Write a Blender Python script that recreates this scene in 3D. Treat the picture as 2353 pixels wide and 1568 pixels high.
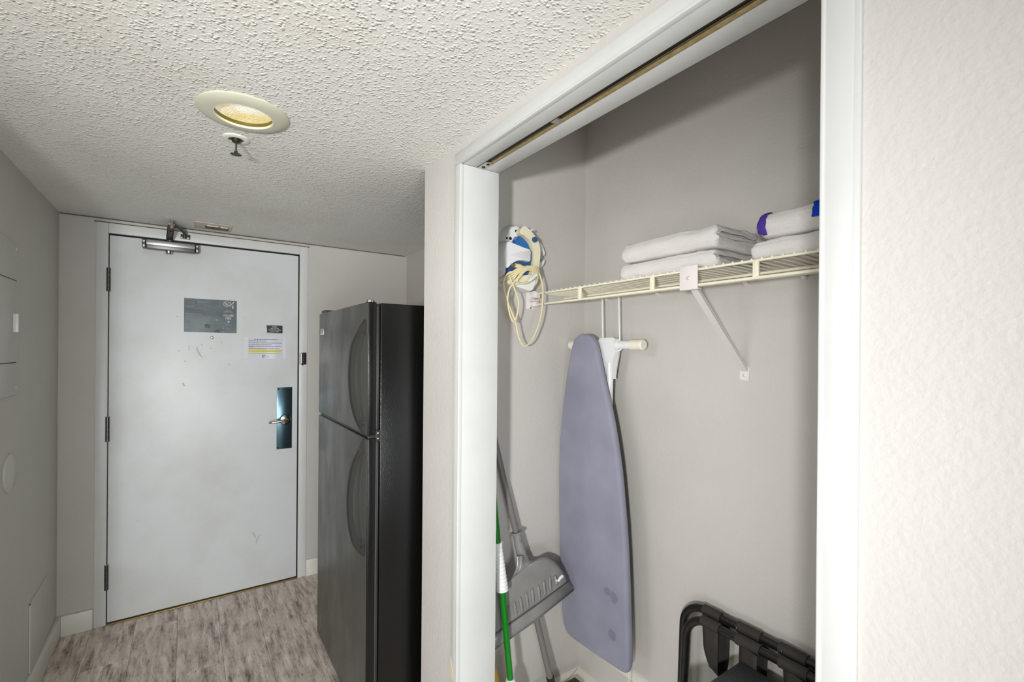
import bpy, bmesh, math, random
from mathutils import Vector, Matrix, noise
random.seed(7)
for o in list(bpy.data.objects): bpy.data.objects.remove(o, do_unlink=True)
SC = bpy.context.scene
COL = SC.collection

def lin(c):
    return tuple((v/255/12.92 if v/255 <= .04045 else ((v/255+.055)/1.055)**2.4) for v in c)

# ------------------------------------------------------------ camera
FL, CY, YAW, PITCH, ROLL, CAMZ = 1079.79, 806.15, 0.60594, -0.0010, 0.00812, 1.4466
fw = Vector((math.sin(YAW)*math.cos(PITCH), math.cos(YAW)*math.cos(PITCH), math.sin(PITCH)))
rt = Vector((math.cos(YAW), -math.sin(YAW), 0)); up = rt.cross(fw)
r2 = rt*math.cos(ROLL)+up*math.sin(ROLL); u2 = up*math.cos(ROLL)-rt*math.sin(ROLL)
cd = bpy.data.cameras.new('camera'); cam = bpy.data.objects.new('camera', cd); COL.objects.link(cam)
cam.matrix_world = Matrix(((r2.x, u2.x, -fw.x, 0), (r2.y, u2.y, -fw.y, 0), (r2.z, u2.z, -fw.z, CAMZ), (0, 0, 0, 1)))
cd.sensor_width = 36; cd.sensor_fit = 'HORIZONTAL'; cd.lens = FL/2353*36
cd.shift_y = (CY-784)/2353; cd.clip_start = .02
SC.camera = cam

# ------------------------------------------------------------ world, lights, exposure
W = bpy.data.worlds.new('world'); SC.world = W; W.use_nodes = True
W.node_tree.nodes['Background'].inputs[0].default_value = (.97, .985, 1, 1)
W.node_tree.nodes['Background'].inputs[1].default_value = 0.08

def area(name, loc, target, size, power, color=(1, 1, 1), size_y=None):
    d = bpy.data.lights.new(name, 'AREA'); d.energy = power; d.color = color
    d.size = size
    if size_y: d.shape = 'RECTANGLE'; d.size_y = size_y
    o = bpy.data.objects.new(name, d); COL.objects.link(o); o.location = loc
    o.rotation_euler = (Vector(target)-Vector(loc)).to_track_quat('-Z', 'Y').to_euler()
    return o
# photographer's flash on a stand to the left of the camera
fd = bpy.data.lights.new('flash', 'SPOT'); fd.energy = 192; fd.spot_size = math.radians(92); fd.spot_blend = 1; fd.shadow_soft_size = .055
fo = bpy.data.objects.new('flash', fd); COL.objects.link(fo); fo.location = (-.72, -.376, 1.40)
fo.rotation_euler = (Vector((.96, 2.11, 1.16))-fo.location).to_track_quat('-Z', 'Y').to_euler()
# unseen area lights added as fill: left, overhead, low left, behind the camera
area('side_fill', (-5.0, .75, .9), (.9, .9, 1.2), 1.8, 30, (.98, .99, 1), 1.5)
area('overhead_fill', (-2.1, .55, 2.3), (1.2, .95, 1.2), .8, 16, (1, 1, .995), .6)
area('low_fill', (-2.2, -1.0, .38), (.9, 1.0, 1.7), 1.4, 20, (.98, .99, 1), .8)
area('rear_fill', (-.5, -3.0, .6), (.1, 2.0, 2.0), 1.7, 92, (.92, .97, 1), 1.1)

SC.view_settings.view_transform = 'Standard'; SC.view_settings.look = 'None'
SC.view_settings.gamma = 1; SC.view_settings.use_curve_mapping = False
SC.view_settings.exposure = 0.0

# ------------------------------------------------------------ materials
MATS = {}
def new_mat(name):
    m = bpy.data.materials.new(name); m.use_nodes = True
    nt = m.node_tree; b = nt.nodes['Principled BSDF']
    MATS[name] = m
    return m, nt, b
def setb(b, col=None, rough=.5, metal=0, spec=.5, **k):
    if col: b.inputs['Base Color'].default_value = (*lin(col), 1)
    b.inputs['Roughness'].default_value = rough; b.inputs['Metallic'].default_value = metal
    b.inputs['Specular IOR Level'].default_value = spec
    for a, v in k.items(): b.inputs[a].default_value = v
def coords(nt, scale=(1, 1, 1)):
    tc = nt.nodes.new('ShaderNodeTexCoord'); mp = nt.nodes.new('ShaderNodeMapping')
    mp.inputs['Scale'].default_value = scale
    nt.links.new(tc.outputs['Object'], mp.inputs['Vector'])
    return mp.outputs['Vector']
def nz(nt, vec, scale, detail=3, rough=.55):
    n = nt.nodes.new('ShaderNodeTexNoise'); n.inputs['Scale'].default_value = scale
    n.inputs['Detail'].default_value = detail; n.inputs['Roughness'].default_value = rough
    nt.links.new(vec, n.inputs['Vector']); return n.outputs['Fac']
def ramp(nt, fac, stops):
    r = nt.nodes.new('ShaderNodeValToRGB'); el = r.color_ramp.elements
    while len(el) < len(stops): el.new(.5)
    for e, (p, c) in zip(el, stops):
        e.position = p; e.color = (*lin(c), 1) if isinstance(c, tuple) else (c, c, c, 1)
    nt.links.new(fac, r.inputs['Fac']); return r.outputs['Color']
def mixc(nt, fac, a, b, mode='MIX'):
    m = nt.nodes.new('ShaderNodeMix'); m.data_type = 'RGBA'; m.blend_type = mode
    for s, v in ((m.inputs[0], fac), (m.inputs[6], a), (m.inputs[7], b)):
        if hasattr(v, 'is_linked') or hasattr(v, 'links'): nt.links.new(v, s)
        elif isinstance(v, (int, float)): s.default_value = v
        else: s.default_value = (*lin(v), 1)
    return m.outputs[2]
def math_n(nt, op, a, b):
    m = nt.nodes.new('ShaderNodeMath'); m.operation = op
    for s, v in ((m.inputs[0], a), (m.inputs[1], b)):
        if hasattr(v, 'links'): nt.links.new(v, s)
        else: s.default_value = v
    return m.outputs[0]
def bump(nt, b, h, strength, dist):
    n = nt.nodes.new('ShaderNodeBump'); n.inputs['Strength'].default_value = strength
    n.inputs['Distance'].default_value = dist
    nt.links.new(h, n.inputs['Height']); nt.links.new(n.outputs['Normal'], b.inputs['Normal'])

def plain(name, col, rough=.5, metal=0, spec=.5, bscale=None, bstr=.2, bdist=.001, var=0, vscale=6, **k):
    m, nt, b = new_mat(name); setb(b, col, rough, metal, spec, **k)
    v = coords(nt)
    if var:
        d = tuple(max(0, c-var) for c in col); l = tuple(min(255, c+var*.5) for c in col)
        nt.links.new(ramp(nt, nz(nt, v, vscale, 4), [(.3, d), (.7, l)]), b.inputs['Base Color'])
    if bscale: bump(nt, b, nz(nt, v, bscale, 3), bstr, bdist)
    return m

def wall_mat(name, col, var=5):
    m, nt, b = new_mat(name); setb(b, col, .5, spec=.35)
    v = coords(nt)
    d = tuple(c-var for c in col)
    nt.links.new(ramp(nt, nz(nt, v, 3.0, 3), [(.3, d), (.7, col)]), b.inputs['Base Color'])
    h = nz(nt, v, 120, 3, .5); h2 = nz(nt, v, 55, 2, .5)
    hh = math_n(nt, 'ADD', math_n(nt, 'MULTIPLY', h, .6), math_n(nt, 'MULTIPLY', h2, .5))
    bump(nt, b, hh, .42, .0036)
    return m
wall_mat('wall_paint', (202, 198, 192))
wall_mat('wall_grey', (204, 203, 196))

def ceiling_mat():
    m, nt, b = new_mat('ceiling_texture'); setb(b, (232, 229, 223), .55, spec=.3)
    v = coords(nt)
    # age stains
    base = ramp(nt, nz(nt, v, 2.2, 4), [(.25, (224, 220, 211)), (.6, (232, 231, 225))])
    nt.links.new(base, b.inputs['Base Color'])
    vo = nt.nodes.new('ShaderNodeTexVoronoi'); vo.inputs['Scale'].default_value = 125; vo.feature = 'SMOOTH_F1'
    vo.inputs['Smoothness'].default_value = .35
    nt.links.new(v, vo.inputs['Vector'])
    lump = ramp(nt, vo.outputs['Distance'], [(.08, 1.0), (.62, 0.0)])
    gate = ramp(nt, nz(nt, v, 60, 2, .6), [(.44, .10), (.60, 1.0)])
    n2 = nz(nt, v, 210, 3, .6)
    h = math_n(nt, 'ADD', math_n(nt, 'MULTIPLY', lump, gate), math_n(nt, 'MULTIPLY', n2, .35))
    bump(nt, b, h, .62, .006)
ceiling_mat()

def floor_mat():
    m, nt, b = new_mat('vinyl_plank'); setb(b, (160, 146, 137), .42, spec=.4)
    oi = nt.nodes.new('ShaderNodeObjectInfo')
    tc = nt.nodes.new('ShaderNodeTexCoord')
    geo = nt.nodes.new('ShaderNodeNewGeometry')
    def mapped(scale, off=True):
        mp = nt.nodes.new('ShaderNodeMapping'); mp.inputs['Scale'].default_value = scale
        nt.links.new(geo.outputs['Position'], mp.inputs['Vector'])
        if off:
            cmb = nt.nodes.new('ShaderNodeCombineXYZ')
            nt.links.new(math_n(nt, 'MULTIPLY', oi.outputs['Random'], 37.0), cmb.inputs[0])
            nt.links.new(math_n(nt, 'MULTIPLY', oi.outputs['Random'], 91.0), cmb.inputs[1])
            nt.links.new(cmb.outputs[0], mp.inputs['Location'])
        return mp.outputs['Vector']
    a = nz(nt, mapped((34, 4.5, 1)), 1.0, 9, .72)
    c1 = ramp(nt, a, [(.36, (116, 103, 94)), (.45, (178, 163, 151)), (.53, (216, 203, 192)), (.63, (242, 233, 223))])
    patch = nz(nt, mapped((9, 7, 1)), 1.0, 6, .65)
    c2 = mixc(nt, ramp(nt, patch, [(.44, 0.0), (.60, .6)]), c1, (222, 210, 199))
    streak = nz(nt, mapped((210, 14, 1)), 1.0, 5, .75)
    sm = ramp(nt, streak, [(.56, 0.0), (.64, .9)])
    gate = ramp(nt, nz(nt, mapped((14, 8, 1)), 1.0, 4, .6), [(.44, 0.0), (.56, 1.0)])
    c3 = mixc(nt, math_n(nt, 'MULTIPLY', sm, gate), c2, (78, 66, 60))
    cross = nz(nt, mapped((16, 170, 1)), 1.0, 4, .7)
    c4 = mixc(nt, math_n(nt, 'MULTIPLY', ramp(nt, cross, [(.58, 0.0), (.68, .6)]), gate), c3, (100, 87, 80))
    nt.links.new(c4, b.inputs['Base Color'])
    bump(nt, b, a, .15, .002)
floor_mat()

def door_mat():
    m, nt, b = new_mat('door_paint'); setb(b, (214, 217, 218), .38, spec=.45)
    v = coords(nt)
    c1 = ramp(nt, nz(nt, v, 2.6, 5, .6), [(.30, (209, 210, 207)), (.55, (219, 222, 223))])
    sp = ramp(nt, nz(nt, v, 30, 3, .6), [(.70, 0.0), (.76, .35)])
    c2 = mixc(nt, sp, c1, (176, 174, 168))
    nt.links.new(c2, b.inputs['Base Color'])
    bump(nt, b, nz(nt, v, 60, 3), .12, .002)
door_mat()
plain('trim_white', (202, 203, 200), .35, var=4, bscale=55, bstr=.10, bdist=.002)
plain('frame_white', (216, 217, 214), .38, var=5, bscale=40, bstr=.12, bdist=.002)
plain('baseboard_paint', (232, 229, 220), .4, var=6)
plain('closet_floor_vinyl', (248, 244, 232), .35, var=6)
plain('hinge_steel', (96, 94, 90), .35, .9)
plain('aluminium', (176, 178, 180), .33, .9)
plain('aluminium_dark', (104, 102, 98), .4, .85)
plain('satin_steel', (86, 110, 122), .24, .85)
plain('nickel', (196, 192, 182), .22, 1.0)
plain('brass_track', (178, 158, 112), .42, .55, var=24, vscale=60)
plain('track_shadow', (40, 36, 20), .6, .3)
plain('threshold_brass', (150, 132, 90), .4, .6)
plain('black_gap', (14, 13, 12), .8)
plain('stain_ochre', (205, 192, 150), .6)
plain('mark_tan', (196, 190, 172), .6)
plain('shelf_vinyl', (236, 232, 208), .4, var=5, vscale=30)
plain('bracket_white', (226, 220, 216), .4)
plain('white_plastic', (232, 233, 232), .3)
plain('cream_plastic', (234, 226, 196), .3)
plain('cord_cream', (224, 211, 166), .45)
plain('blue_dark', (52, 84, 132), .3)
m, nt, b = new_mat('blue_tank'); setb(b, (30, 105, 175), .12, spec=.6); b.inputs['Coat Weight'].default_value = .6
plain('screw_dark', (28, 26, 24), .5, .4)
plain('screw_light', (214, 212, 206), .35, .3)
plain('white_paint_metal', (233, 235, 235), .3)
plain('cap_cream', (236, 230, 214), .5)
m, nt, b = new_mat('board_fabric'); setb(b, (137, 138, 156), .75, spec=.25)
v = coords(nt)
wv = nz(nt, coords(nt, (1, 1, 1)), 900, 1)
base = ramp(nt, nz(nt, v, 5, 4), [(.3, (133, 134, 151)), (.7, (150, 150, 166))])
b.inputs['Sheen Weight'].default_value = .15
geo_ = nt.nodes.new('ShaderNodeNewGeometry'); warp = nt.nodes.new('ShaderNodeVectorMath'); warp.operation = 'ADD'
wn = nt.nodes.new('ShaderNodeTexNoise'); wn.inputs['Scale'].default_value = 45; nt.links.new(geo_.outputs['Position'], wn.inputs['Vector'])
wsc = nt.nodes.new('ShaderNodeVectorMath'); wsc.operation = 'SCALE'; wsc.inputs['Scale'].default_value = .022; nt.links.new(wn.outputs['Color'], wsc.inputs[0])
nt.links.new(geo_.outputs['Position'], warp.inputs[0]); nt.links.new(wsc.outputs[0], warp.inputs[1])
for (px, py, pz), rr in (((1.326, 1.262, .528), .020), ((1.326, 1.226, .520), .024), ((1.326, 1.236, .375), .024)):
    dn = nt.nodes.new('ShaderNodeVectorMath'); dn.operation = 'DISTANCE'; dn.inputs[1].default_value = (px+.011, py+.011, pz+.011)
    nt.links.new(warp.outputs[0], dn.inputs[0])
    mr = nt.nodes.new('ShaderNodeMapRange'); mr.inputs['From Min'].default_value = rr; mr.inputs['From Max'].default_value = rr*.7
    nt.links.new(dn.outputs['Value'], mr.inputs['Value'])
    base = mixc(nt, math_n(nt, 'MULTIPLY', mr.outputs[0], .75), base, (112, 114, 134))
nt.links.new(base, b.inputs['Base Color']); bump(nt, b, wv, .25, .0008)
plain('board_stain', (108, 110, 130), .8)
plain('underside_grey', (120, 122, 130), .7)
plain('pan_grey', (138, 137, 134), .30, var=8, vscale=14)
plain('handle_grey', (116, 114, 110), .4)
plain('black_plastic', (34, 31, 29), .4)
plain('mop_green', (8, 118, 20), .3)
plain('yellow_plastic', (214, 168, 52), .45)
plain('rack_black', (30, 28, 26), .33, .2, var=6, vscale=120)
plain('webbing', (46, 43, 38), .75, bscale=500, bstr=.5, bdist=.001)
m, nt, b = new_mat('dusty_black'); setb(b, (42, 44, 48), .45)
v = coords(nt)
nt.links.new(mixc(nt, ramp(nt, nz(nt, v, 330, 2, .6), [(.64, 0.0), (.70, .8)]), (52, 54, 58), (160, 160, 158)), b.inputs['Base Color'])
m, nt, b = new_mat('terry'); setb(b, (242, 237, 233), .95, spec=.1); b.inputs['Sheen Weight'].default_value = .3
v = coords(nt); h = math_n(nt, 'ADD', nz(nt, v, 420, 3, .75), math_n(nt, 'MULTIPLY', nz(nt, v, 120, 2, .6), .35)); bump(nt, b, h, .8, .005)
for nm, cl in (('terry_purple', (88, 62, 160)), ('terry_blue', (28, 78, 214))):
    m, nt, b = new_mat(nm); setb(b, cl, .95, spec=.1); v = coords(nt)
    nt.links.new(mixc(nt, ramp(nt, nz(nt, v, 420, 2, .6), [(.66, 0.0), (.72, .7)]), cl, tuple(min(255, c+60) for c in cl)), b.inputs['Base Color'])
    bump(nt, b, nz(nt, v, 260, 3, .7), .9, .005)
# refrigerator finishes: front base lightened in place of grazing reflections, sides left black
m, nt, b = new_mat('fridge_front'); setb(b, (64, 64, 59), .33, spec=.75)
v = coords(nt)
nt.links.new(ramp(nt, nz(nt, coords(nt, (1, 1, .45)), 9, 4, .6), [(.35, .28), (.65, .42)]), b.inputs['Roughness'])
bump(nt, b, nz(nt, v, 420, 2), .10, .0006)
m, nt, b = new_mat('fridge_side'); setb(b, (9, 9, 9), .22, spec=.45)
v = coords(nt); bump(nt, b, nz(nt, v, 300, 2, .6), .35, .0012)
plain('fridge_trim', (38, 38, 38), .3, spec=.6)
plain('fridge_handle', (42, 41, 37), .34, spec=.6)
plain('gasket', (88, 86, 80), .5)
plain('badge_silver', (190, 190, 184), .35, .7)
# signs
m, nt, b = new_mat('sign_metal'); setb(b, (84, 92, 95), .42, .3)
v = coords(nt)
nt.links.new(ramp(nt, nz(nt, coords(nt, (5, 5, 9)), 1.2, 4), [(.34, (62, 69, 72)), (.66, (92, 101, 104))]), b.inputs['Base Color'])
plain('sign_dark', (62, 68, 72), .4, .3)
plain('sign_print', (186, 190, 188), .5)
plain('sign_print_dim', (132, 139, 140), .5)
plain('plaque_black', (22, 26, 25), .35)
plain('plaque_rim', (120, 128, 126), .35, .5)
plain('paper', (214, 216, 226), .12, spec=.7)
plain('laminate', (226, 229, 230), .08, spec=.8)
plain('ink', (70, 70, 92), .5)
plain('highlighter', (206, 196, 52), .4)
plain('logo_blue', (24, 112, 176), .4)
plain('logo_pale', (178, 184, 214), .4)
plain('lamp_trim', (206, 205, 184), .4, var=6)
m, nt, b = new_mat('lamp_reflector'); setb(b, (250, 246, 230), .25, .2)
m, nt, b = new_mat('lamp_baffle'); setb(b, (120, 108, 50), .4, .4)
m, nt, b = new_mat('lamp_lens'); setb(b, (226, 214, 178), .18, spec=.7)
v = coords(nt)
vo = nt.nodes.new('ShaderNodeTexVoronoi'); vo.inputs['Scale'].default_value = 260; nt.links.new(v, vo.inputs['Vector'])
bump(nt, b, vo.outputs['Distance'], 1.0, .004)
cl0 = mixc(nt, ramp(nt, nz(nt, v, 7, 2), [(.42, 0.0), (.60, 1.0)]), (214, 196, 132), (226, 220, 206))
cl = mixc(nt, ramp(nt, nz(nt, v, 300, 1), [(.58, 0.0), (.70, 1.0)]), cl0, (255, 252, 244))
nt.links.new(cl, b.inputs['Base Color']); nt.links.new(cl, b.inputs['Emission Color'])
b.inputs['Emission Strength'].default_value = .62
plain('sprinkler_bronze', (62, 66, 44), .4, .7)
plain('sprinkler_white', (222, 220, 208), .4)
plain('ceiling_plate', (196, 184, 168), .5)
plain('panel_grey', (202, 202, 196), .42)
plain('smoke_dark', (84, 82, 76), .6)
plain('caulk_dirty', (104, 100, 84), .8, var=25, vscale=70)
plain('scuff_grey', (150, 149, 144), .6)
plain('red_dot', (150, 50, 46), .5)

# ------------------------------------------------------------ mesh builder
class MB:
    def __init__(s): s.bm = bmesh.new()
    def _bev(s, geom_verts, bev, seg=2):
        if bev:
            es = {e for v in geom_verts for e in v.link_edges}
            bmesh.ops.bevel(s.bm, geom=list(es), offset=bev, segments=seg, affect='EDGES', profile=.5, clamp_overlap=True)
    def box(s, x0, x1, y0, y1, z0, z1, bev=0, seg=2, rot=None):
        vs = [s.bm.verts.new((x, y, z)) for x in (x0, x1) for y in (y0, y1) for z in (z0, z1)]
        for f in ((0, 1, 3, 2), (4, 6, 7, 5), (0, 4, 5, 1), (2, 3, 7, 6), (0, 2, 6, 4), (1, 5, 7, 3)):
            s.bm.faces.new([vs[i] for i in f])
        if rot:
            c = Vector(((x0+x1)/2, (y0+y1)/2, (z0+z1)/2))
            for v in vs: v.co = c+rot @ (v.co-c)
        s._bev(vs, bev, seg); return s
    def prism(s, pts, axis, a, b, bev=0, seg=2):
        """pts: 2-d outline in the two other axes (in xyz order), extruded from a to b along axis"""
        def P(p, t):
            q = list(p); q.insert(axis, t); return q
        n = len(pts)
        A = [s.bm.verts.new(P(p, a)) for p in pts]; B = [s.bm.verts.new(P(p, b)) for p in pts]
        f1 = s.bm.faces.new(A); f2 = s.bm.faces.new(list(reversed(B)))
        for i in range(n): s.bm.faces.new((A[i], B[i], B[(i+1) % n], A[(i+1) % n]))
        if bev:
            es = set(f1.edges) | set(f2.edges)
            bmesh.ops.bevel(s.bm, geom=list(es), offset=bev, segments=seg, affect='EDGES', clamp_overlap=True)
        return s
    def dome(s, pts, axis, back, front, inset=.35, steps=6, power=.5):
        """outline at 'back' that swells and closes towards 'front' like a pillow"""
        c = [sum(p[i] for p in pts)/len(pts) for i in (0, 1)]
        rings = []
        for k in range(steps+1):
            t = k/steps; ang = t*math.pi/2
            sc = 1-inset*(1-math.cos(ang)); d = back+(front-back)*math.sin(ang)
            r = []
            for p in pts:
                q = [c[0]+(p[0]-c[0])*sc, c[1]+(p[1]-c[1])*sc]; q.insert(axis, d); r.append(s.bm.verts.new(q))
            rings.append(r)
        n = len(pts)
        for a, b in zip(rings, rings[1:]):
            for i in range(n): s.bm.faces.new((a[i], b[i], b[(i+1) % n], a[(i+1) % n]))
        s.bm.faces.new(rings[0]); s.bm.faces.new(list(reversed(rings[-1]))); return s
    def tube(s, path, r, n=10, cap=True, closed=False, flat=None):
        """round tube along a polyline; r number or list; flat = (vector, factor) squashes the section"""
        P = [Vector(p) for p in path]; m = len(P)
        R = r if isinstance(r, (list, tuple)) else [r]*m
        rings = []; prev = None
        for i, p in enumerate(P):
            if closed: t = (P[(i+1) % m]-P[i-1]).normalized()
            else: t = ((P[min(i+1, m-1)]-P[max(i-1, 0)])).normalized()
            if prev is None:
                a = Vector((0, 0, 1)) if abs(t.z) < .9 else Vector((1, 0, 0))
                u = t.cross(a).normalized()
            else: u = (prev-t*prev.dot(t)).normalized()
            prev = u; w = t.cross(u)
            ring = []
            for k in range(n):
                an = 2*math.pi*k/n; off = (u*math.cos(an)+w*math.sin(an))*R[i]
                if flat: off = off-flat[0]*off.dot(flat[0])*(1-flat[1])
                ring.append(s.bm.verts.new(p+off))
            rings.append(ring)
        pairs = list(zip(rings, rings[1:]))
        if closed: pairs.append((rings[-1], rings[0]))
        for a, b in pairs:
            for k in range(n): s.bm.faces.new((a[k], a[(k+1) % n], b[(k+1) % n], b[k]))
        if cap and not closed:
            s.bm.faces.new(list(reversed(rings[0]))); s.bm.faces.new(rings[-1])
        return s
    def lathe(s, prof, c, axis=2, n=32, close=False):
        """prof: list of (radius, height) about axis through c"""
        rings = []
        for r, h in prof:
            ring = []
            for k in range(n):
                a = 2*math.pi*k/n; p = [r*math.cos(a), r*math.sin(a)]; p.insert(axis, h)
                ring.append(s.bm.verts.new(Vector(c)+Vector(p)))
            rings.append(ring)
        for a, b in zip(rings, rings[1:]):
            for k in range(n): s.bm.faces.new((a[k], a[(k+1) % n], b[(k+1) % n], b[k]))
        if not close:
            s.bm.faces.new(list(reversed(rings[0]))); s.bm.faces.new(rings[-1])
        else:
            a, b = rings[-1], rings[0]
            for k in range(n): s.bm.faces.new((a[k], a[(k+1) % n], b[(k+1) % n], b[k]))
        return s
    def sheet(s, rows, close_u=False):
        V = [[s.bm.verts.new(p) for p in r] for r in rows]
        for a, b in zip(V, V[1:]):
            n = len(a)
            for i in range(n if close_u else n-1):
                s.bm.faces.new((a[i], a[(i+1) % n], b[(i+1) % n], b[i]))
        return V
    def build(s, name, mat, parent=None, smooth=True, sub=0, angle=40):
        bm = s.bm
        bmesh.ops.remove_doubles(bm, verts=bm.verts, dist=1e-6)
        bmesh.ops.recalc_face_normals(bm, faces=bm.faces)
        org = root_loc(parent)
        for v in bm.verts: v.co -= org
        me = bpy.data.meshes.new(name); bm.to_mesh(me); bm.free()
        me.materials.append(MATS[mat])
        if smooth:
            for p in me.polygons: p.use_smooth = True
            me.set_sharp_from_angle(angle=math.radians(angle))
        o = bpy.data.objects.new(name, me); COL.objects.link(o)
        if parent: o.parent = parent
        if sub:
            md = o.modifiers.new('subdivision', 'SUBSURF'); md.levels = sub; md.render_levels = sub
        return o
def root_loc(p):
    v = Vector((0, 0, 0))
    while p: v += Vector(p.location); p = p.parent
    return v
def thing(name, loc, label, cat, group=None):
    o = bpy.data.objects.new(name, None); COL.objects.link(o); o.location = loc; o.empty_display_size = .05
    o['label'] = label; o['category'] = cat
    if group: o['group'] = group
    return o
def tag(o, label, cat, group=None):
    o['label'] = label; o['category'] = cat
    if group: o['group'] = group
    return o
def struct_root(name, label=None):
    o = bpy.data.objects.new(name, None); COL.objects.link(o); o['kind'] = 'structure'
    if label: o['label'] = label
    return o
def struct(o, label=None):
    o['kind'] = 'structure'
    if label: o['label'] = label
    return o
def disc(pos, r, axis, h, mat, name, parent, n=16):
    """small rivet, screw head or button at pos sticking out by h along axis (h may be negative)"""
    m = MB(); m.lathe([(r, 0), (r, h*.6), (r*.7, h)], pos, axis, n); return m.build(name, mat, parent)
def smooth_path(pts, n=8):
    """Catmull-Rom through pts"""
    P = [Vector(p) for p in pts]; out = []
    for i in range(len(P)-1):
        a, b, c, d = P[max(i-1, 0)], P[i], P[i+1], P[min(i+2, len(P)-1)]
        for k in range(n):
            t = k/n
            out.append(.5*((2*b)+(c-a)*t+(2*a-5*b+4*c-d)*t*t+(3*b-a-3*c+d)*t**3))
    out.append(P[-1]); return out
def smooth_closed(pts, n=4):
    P = [Vector((p[0], p[1], 0)) for p in pts]; m_ = len(P); out_ = []
    for i in range(m_):
        a, b, c, d = P[i-1], P[i], P[(i+1) % m_], P[(i+2) % m_]
        for k in range(n):
            t = k/n
            q = .5*((2*b)+(c-a)*t+(2*a-5*b+4*c-d)*t*t+(3*b-a-3*c+d)*t**3); out_.append((q.x, q.y))
    return out_
def to_depth(pts, y, base, n=4):
    """outline measured on plane Y=base brought to depth y, rounded"""
    k = y/base
    return smooth_closed([(x*k, CAMZ-(CAMZ-z)*k) for x, z in pts], n)
def text(body, x, z, size, y, mat, parent, name='lettering', align='CENTER', extr=.0004, xs=1.0, bold=0.0):
    """flat lettering on a surface that faces -Y"""
    cu = bpy.data.curves.new('lettering', 'FONT'); cu.body = body; cu.size = size
    cu.align_x = align; cu.align_y = 'CENTER'; cu.extrude = extr; cu.space_line = .92; cu.resolution_u = 2; cu.offset = bold
    tmp = bpy.data.objects.new('lettering', cu); COL.objects.link(tmp)
    dg = bpy.context.evaluated_depsgraph_get()
    me = bpy.data.meshes.new_from_object(tmp.evaluated_get(dg))
    bpy.data.objects.remove(tmp, do_unlink=True)
    org = root_loc(parent)
    for v in me.vertices:
        c = v.co.copy(); v.co = Vector((x+c.x*xs, y-c.z, z+c.y))-org
    me.materials.clear(); me.materials.append(MATS[mat]); me.name = name
    o = bpy.data.objects.new(name, me); COL.objects.link(o); o.parent = parent
    return o

# ------------------------------------------------------------ dimensions (metres, from floor; hall runs along +Y)
D = 3.20          # entrance wall
XL = -.523        # left wall
XC = .7234        # closet front wall
YE = 1.6187       # end of that wall, refrigerator niche beyond
H = 2.113         # hall ceiling
XJ = .8556        # rear edge of closet jambs
YJ, YN, ZH = 1.319, .2902, 2.038   # closet opening
XB, YF = 1.48, 1.5616              # closet rear wall, closet far wall
XR = 1.293        # niche rear wall
CF = .025         # closet floor
HC = 2.48         # closet ceiling
NEAR = -1.3       # where the modelled hall ends behind the camera

# ------------------------------------------------------------ structure
m = MB(); m.box(XL-.1, XL, 1.35, D+.1, 0, H+.1); struct(m.build('wall_left', 'wall_grey', smooth=False))
m = MB()
m.box(XL-.1, -.3835, D, D+.12, 0, H+.1); m.box(.6315, XR+.1, D, D+.12, 0, H+.1); m.box(-.3835, .6315, D, D+.12, 2.0895, H+.1)
struct(m.build('wall_back', 'wall_paint', smooth=False))
m = MB()
m.box(XC, XJ, YJ+.012, YE, 0, HC)
m.box(XC, XJ, YN-.012, YJ+.012, ZH+.012, HC)
m.box(XC, XJ, NEAR, YN-.012, 0, HC)
m.box(XJ, XB, YF, YE, 0, HC)
struct(m.build('wall_right', 'wall_paint', smooth=False))
m = MB(); m.box(XB, XB+.1, -.2, YE, 0, HC); struct(m.build('wall_closet_rear', 'wall_paint', smooth=False))
m = MB(); m.box(XJ, XB, -.2, -.1, 0, HC); struct(m.build('wall_closet_near', 'wall_paint', smooth=False))
m = MB(); m.box(XR, XR+.1, YE, D, 0, H+.1); struct(m.build('wall_niche', 'wall_paint', smooth=False))
m = MB(); m.box(XC, XR+.1, YE, D+.1, H, H+.1)
LX, LY, LR = .130, 1.530, .078     # opening for the recessed light
m.box(XL-.1, LX-LR, -.45, D+.1, H, H+.1); m.box(LX+LR, XC, -.45, D+.1, H, H+.1)
m.box(LX-LR, LX+LR, -.45, LY-LR, H, H+.1); m.box(LX-LR, LX+LR, LY+LR, D+.1, H, H+.1)
m.box(LX-LR, LX+LR, LY-LR, LY+LR, H+.05, H+.1)
struct(m.build('ceiling', 'ceiling_texture', smooth=False))
m = MB(); m.box(XC, XB+.1, -.2, YE, HC, HC+.1); struct(m.build('ceiling_closet', 'ceiling_texture', smooth=False))

# hall floor: planks laid along the hall over a base
floor = struct_root('floor')
m = MB(); m.box(-2.2, XR+.1, NEAR-.6, D+.1, -.12, -.0045); m.build('underlay', 'black_gap', floor, smooth=False)
PW, PL = .18, 1.22
joints = {-1: 2.797, 0: 3.05, 1: 2.53, 2: 2.812, 3: 2.92}
meshes = {}
for c in range(-12, 8):
    x0 = .15+(c-2)*PW
    x1 = x0+PW
    if x1 < -2.2 or x0 > XR: continue
    j = joints.get(c, 2.2+((c*37) % 11)*.09)
    y = j+PL
    while y > NEAR-.6:
        ya, yb = max(y-PL, NEAR-.6), min(y, D+.02)
        y -= PL
        if yb-ya < .02: continue
        key = round(yb-ya, 3)
        if key not in meshes:
            q = MB(); L = yb-ya; q.box(-PW/2+.0004, PW/2-.0004, -L/2+.0004, L/2-.0004, -.004, 0, .0006, 1)
            o = q.build('plank', 'vinyl_plank', None, smooth=False); meshes[key] = o.data
        else:
            o = bpy.data.objects.new('plank', meshes[key]); COL.objects.link(o)
        o.location = ((x0+x1)/2, (ya+yb)/2, 0); o.parent = floor
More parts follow.
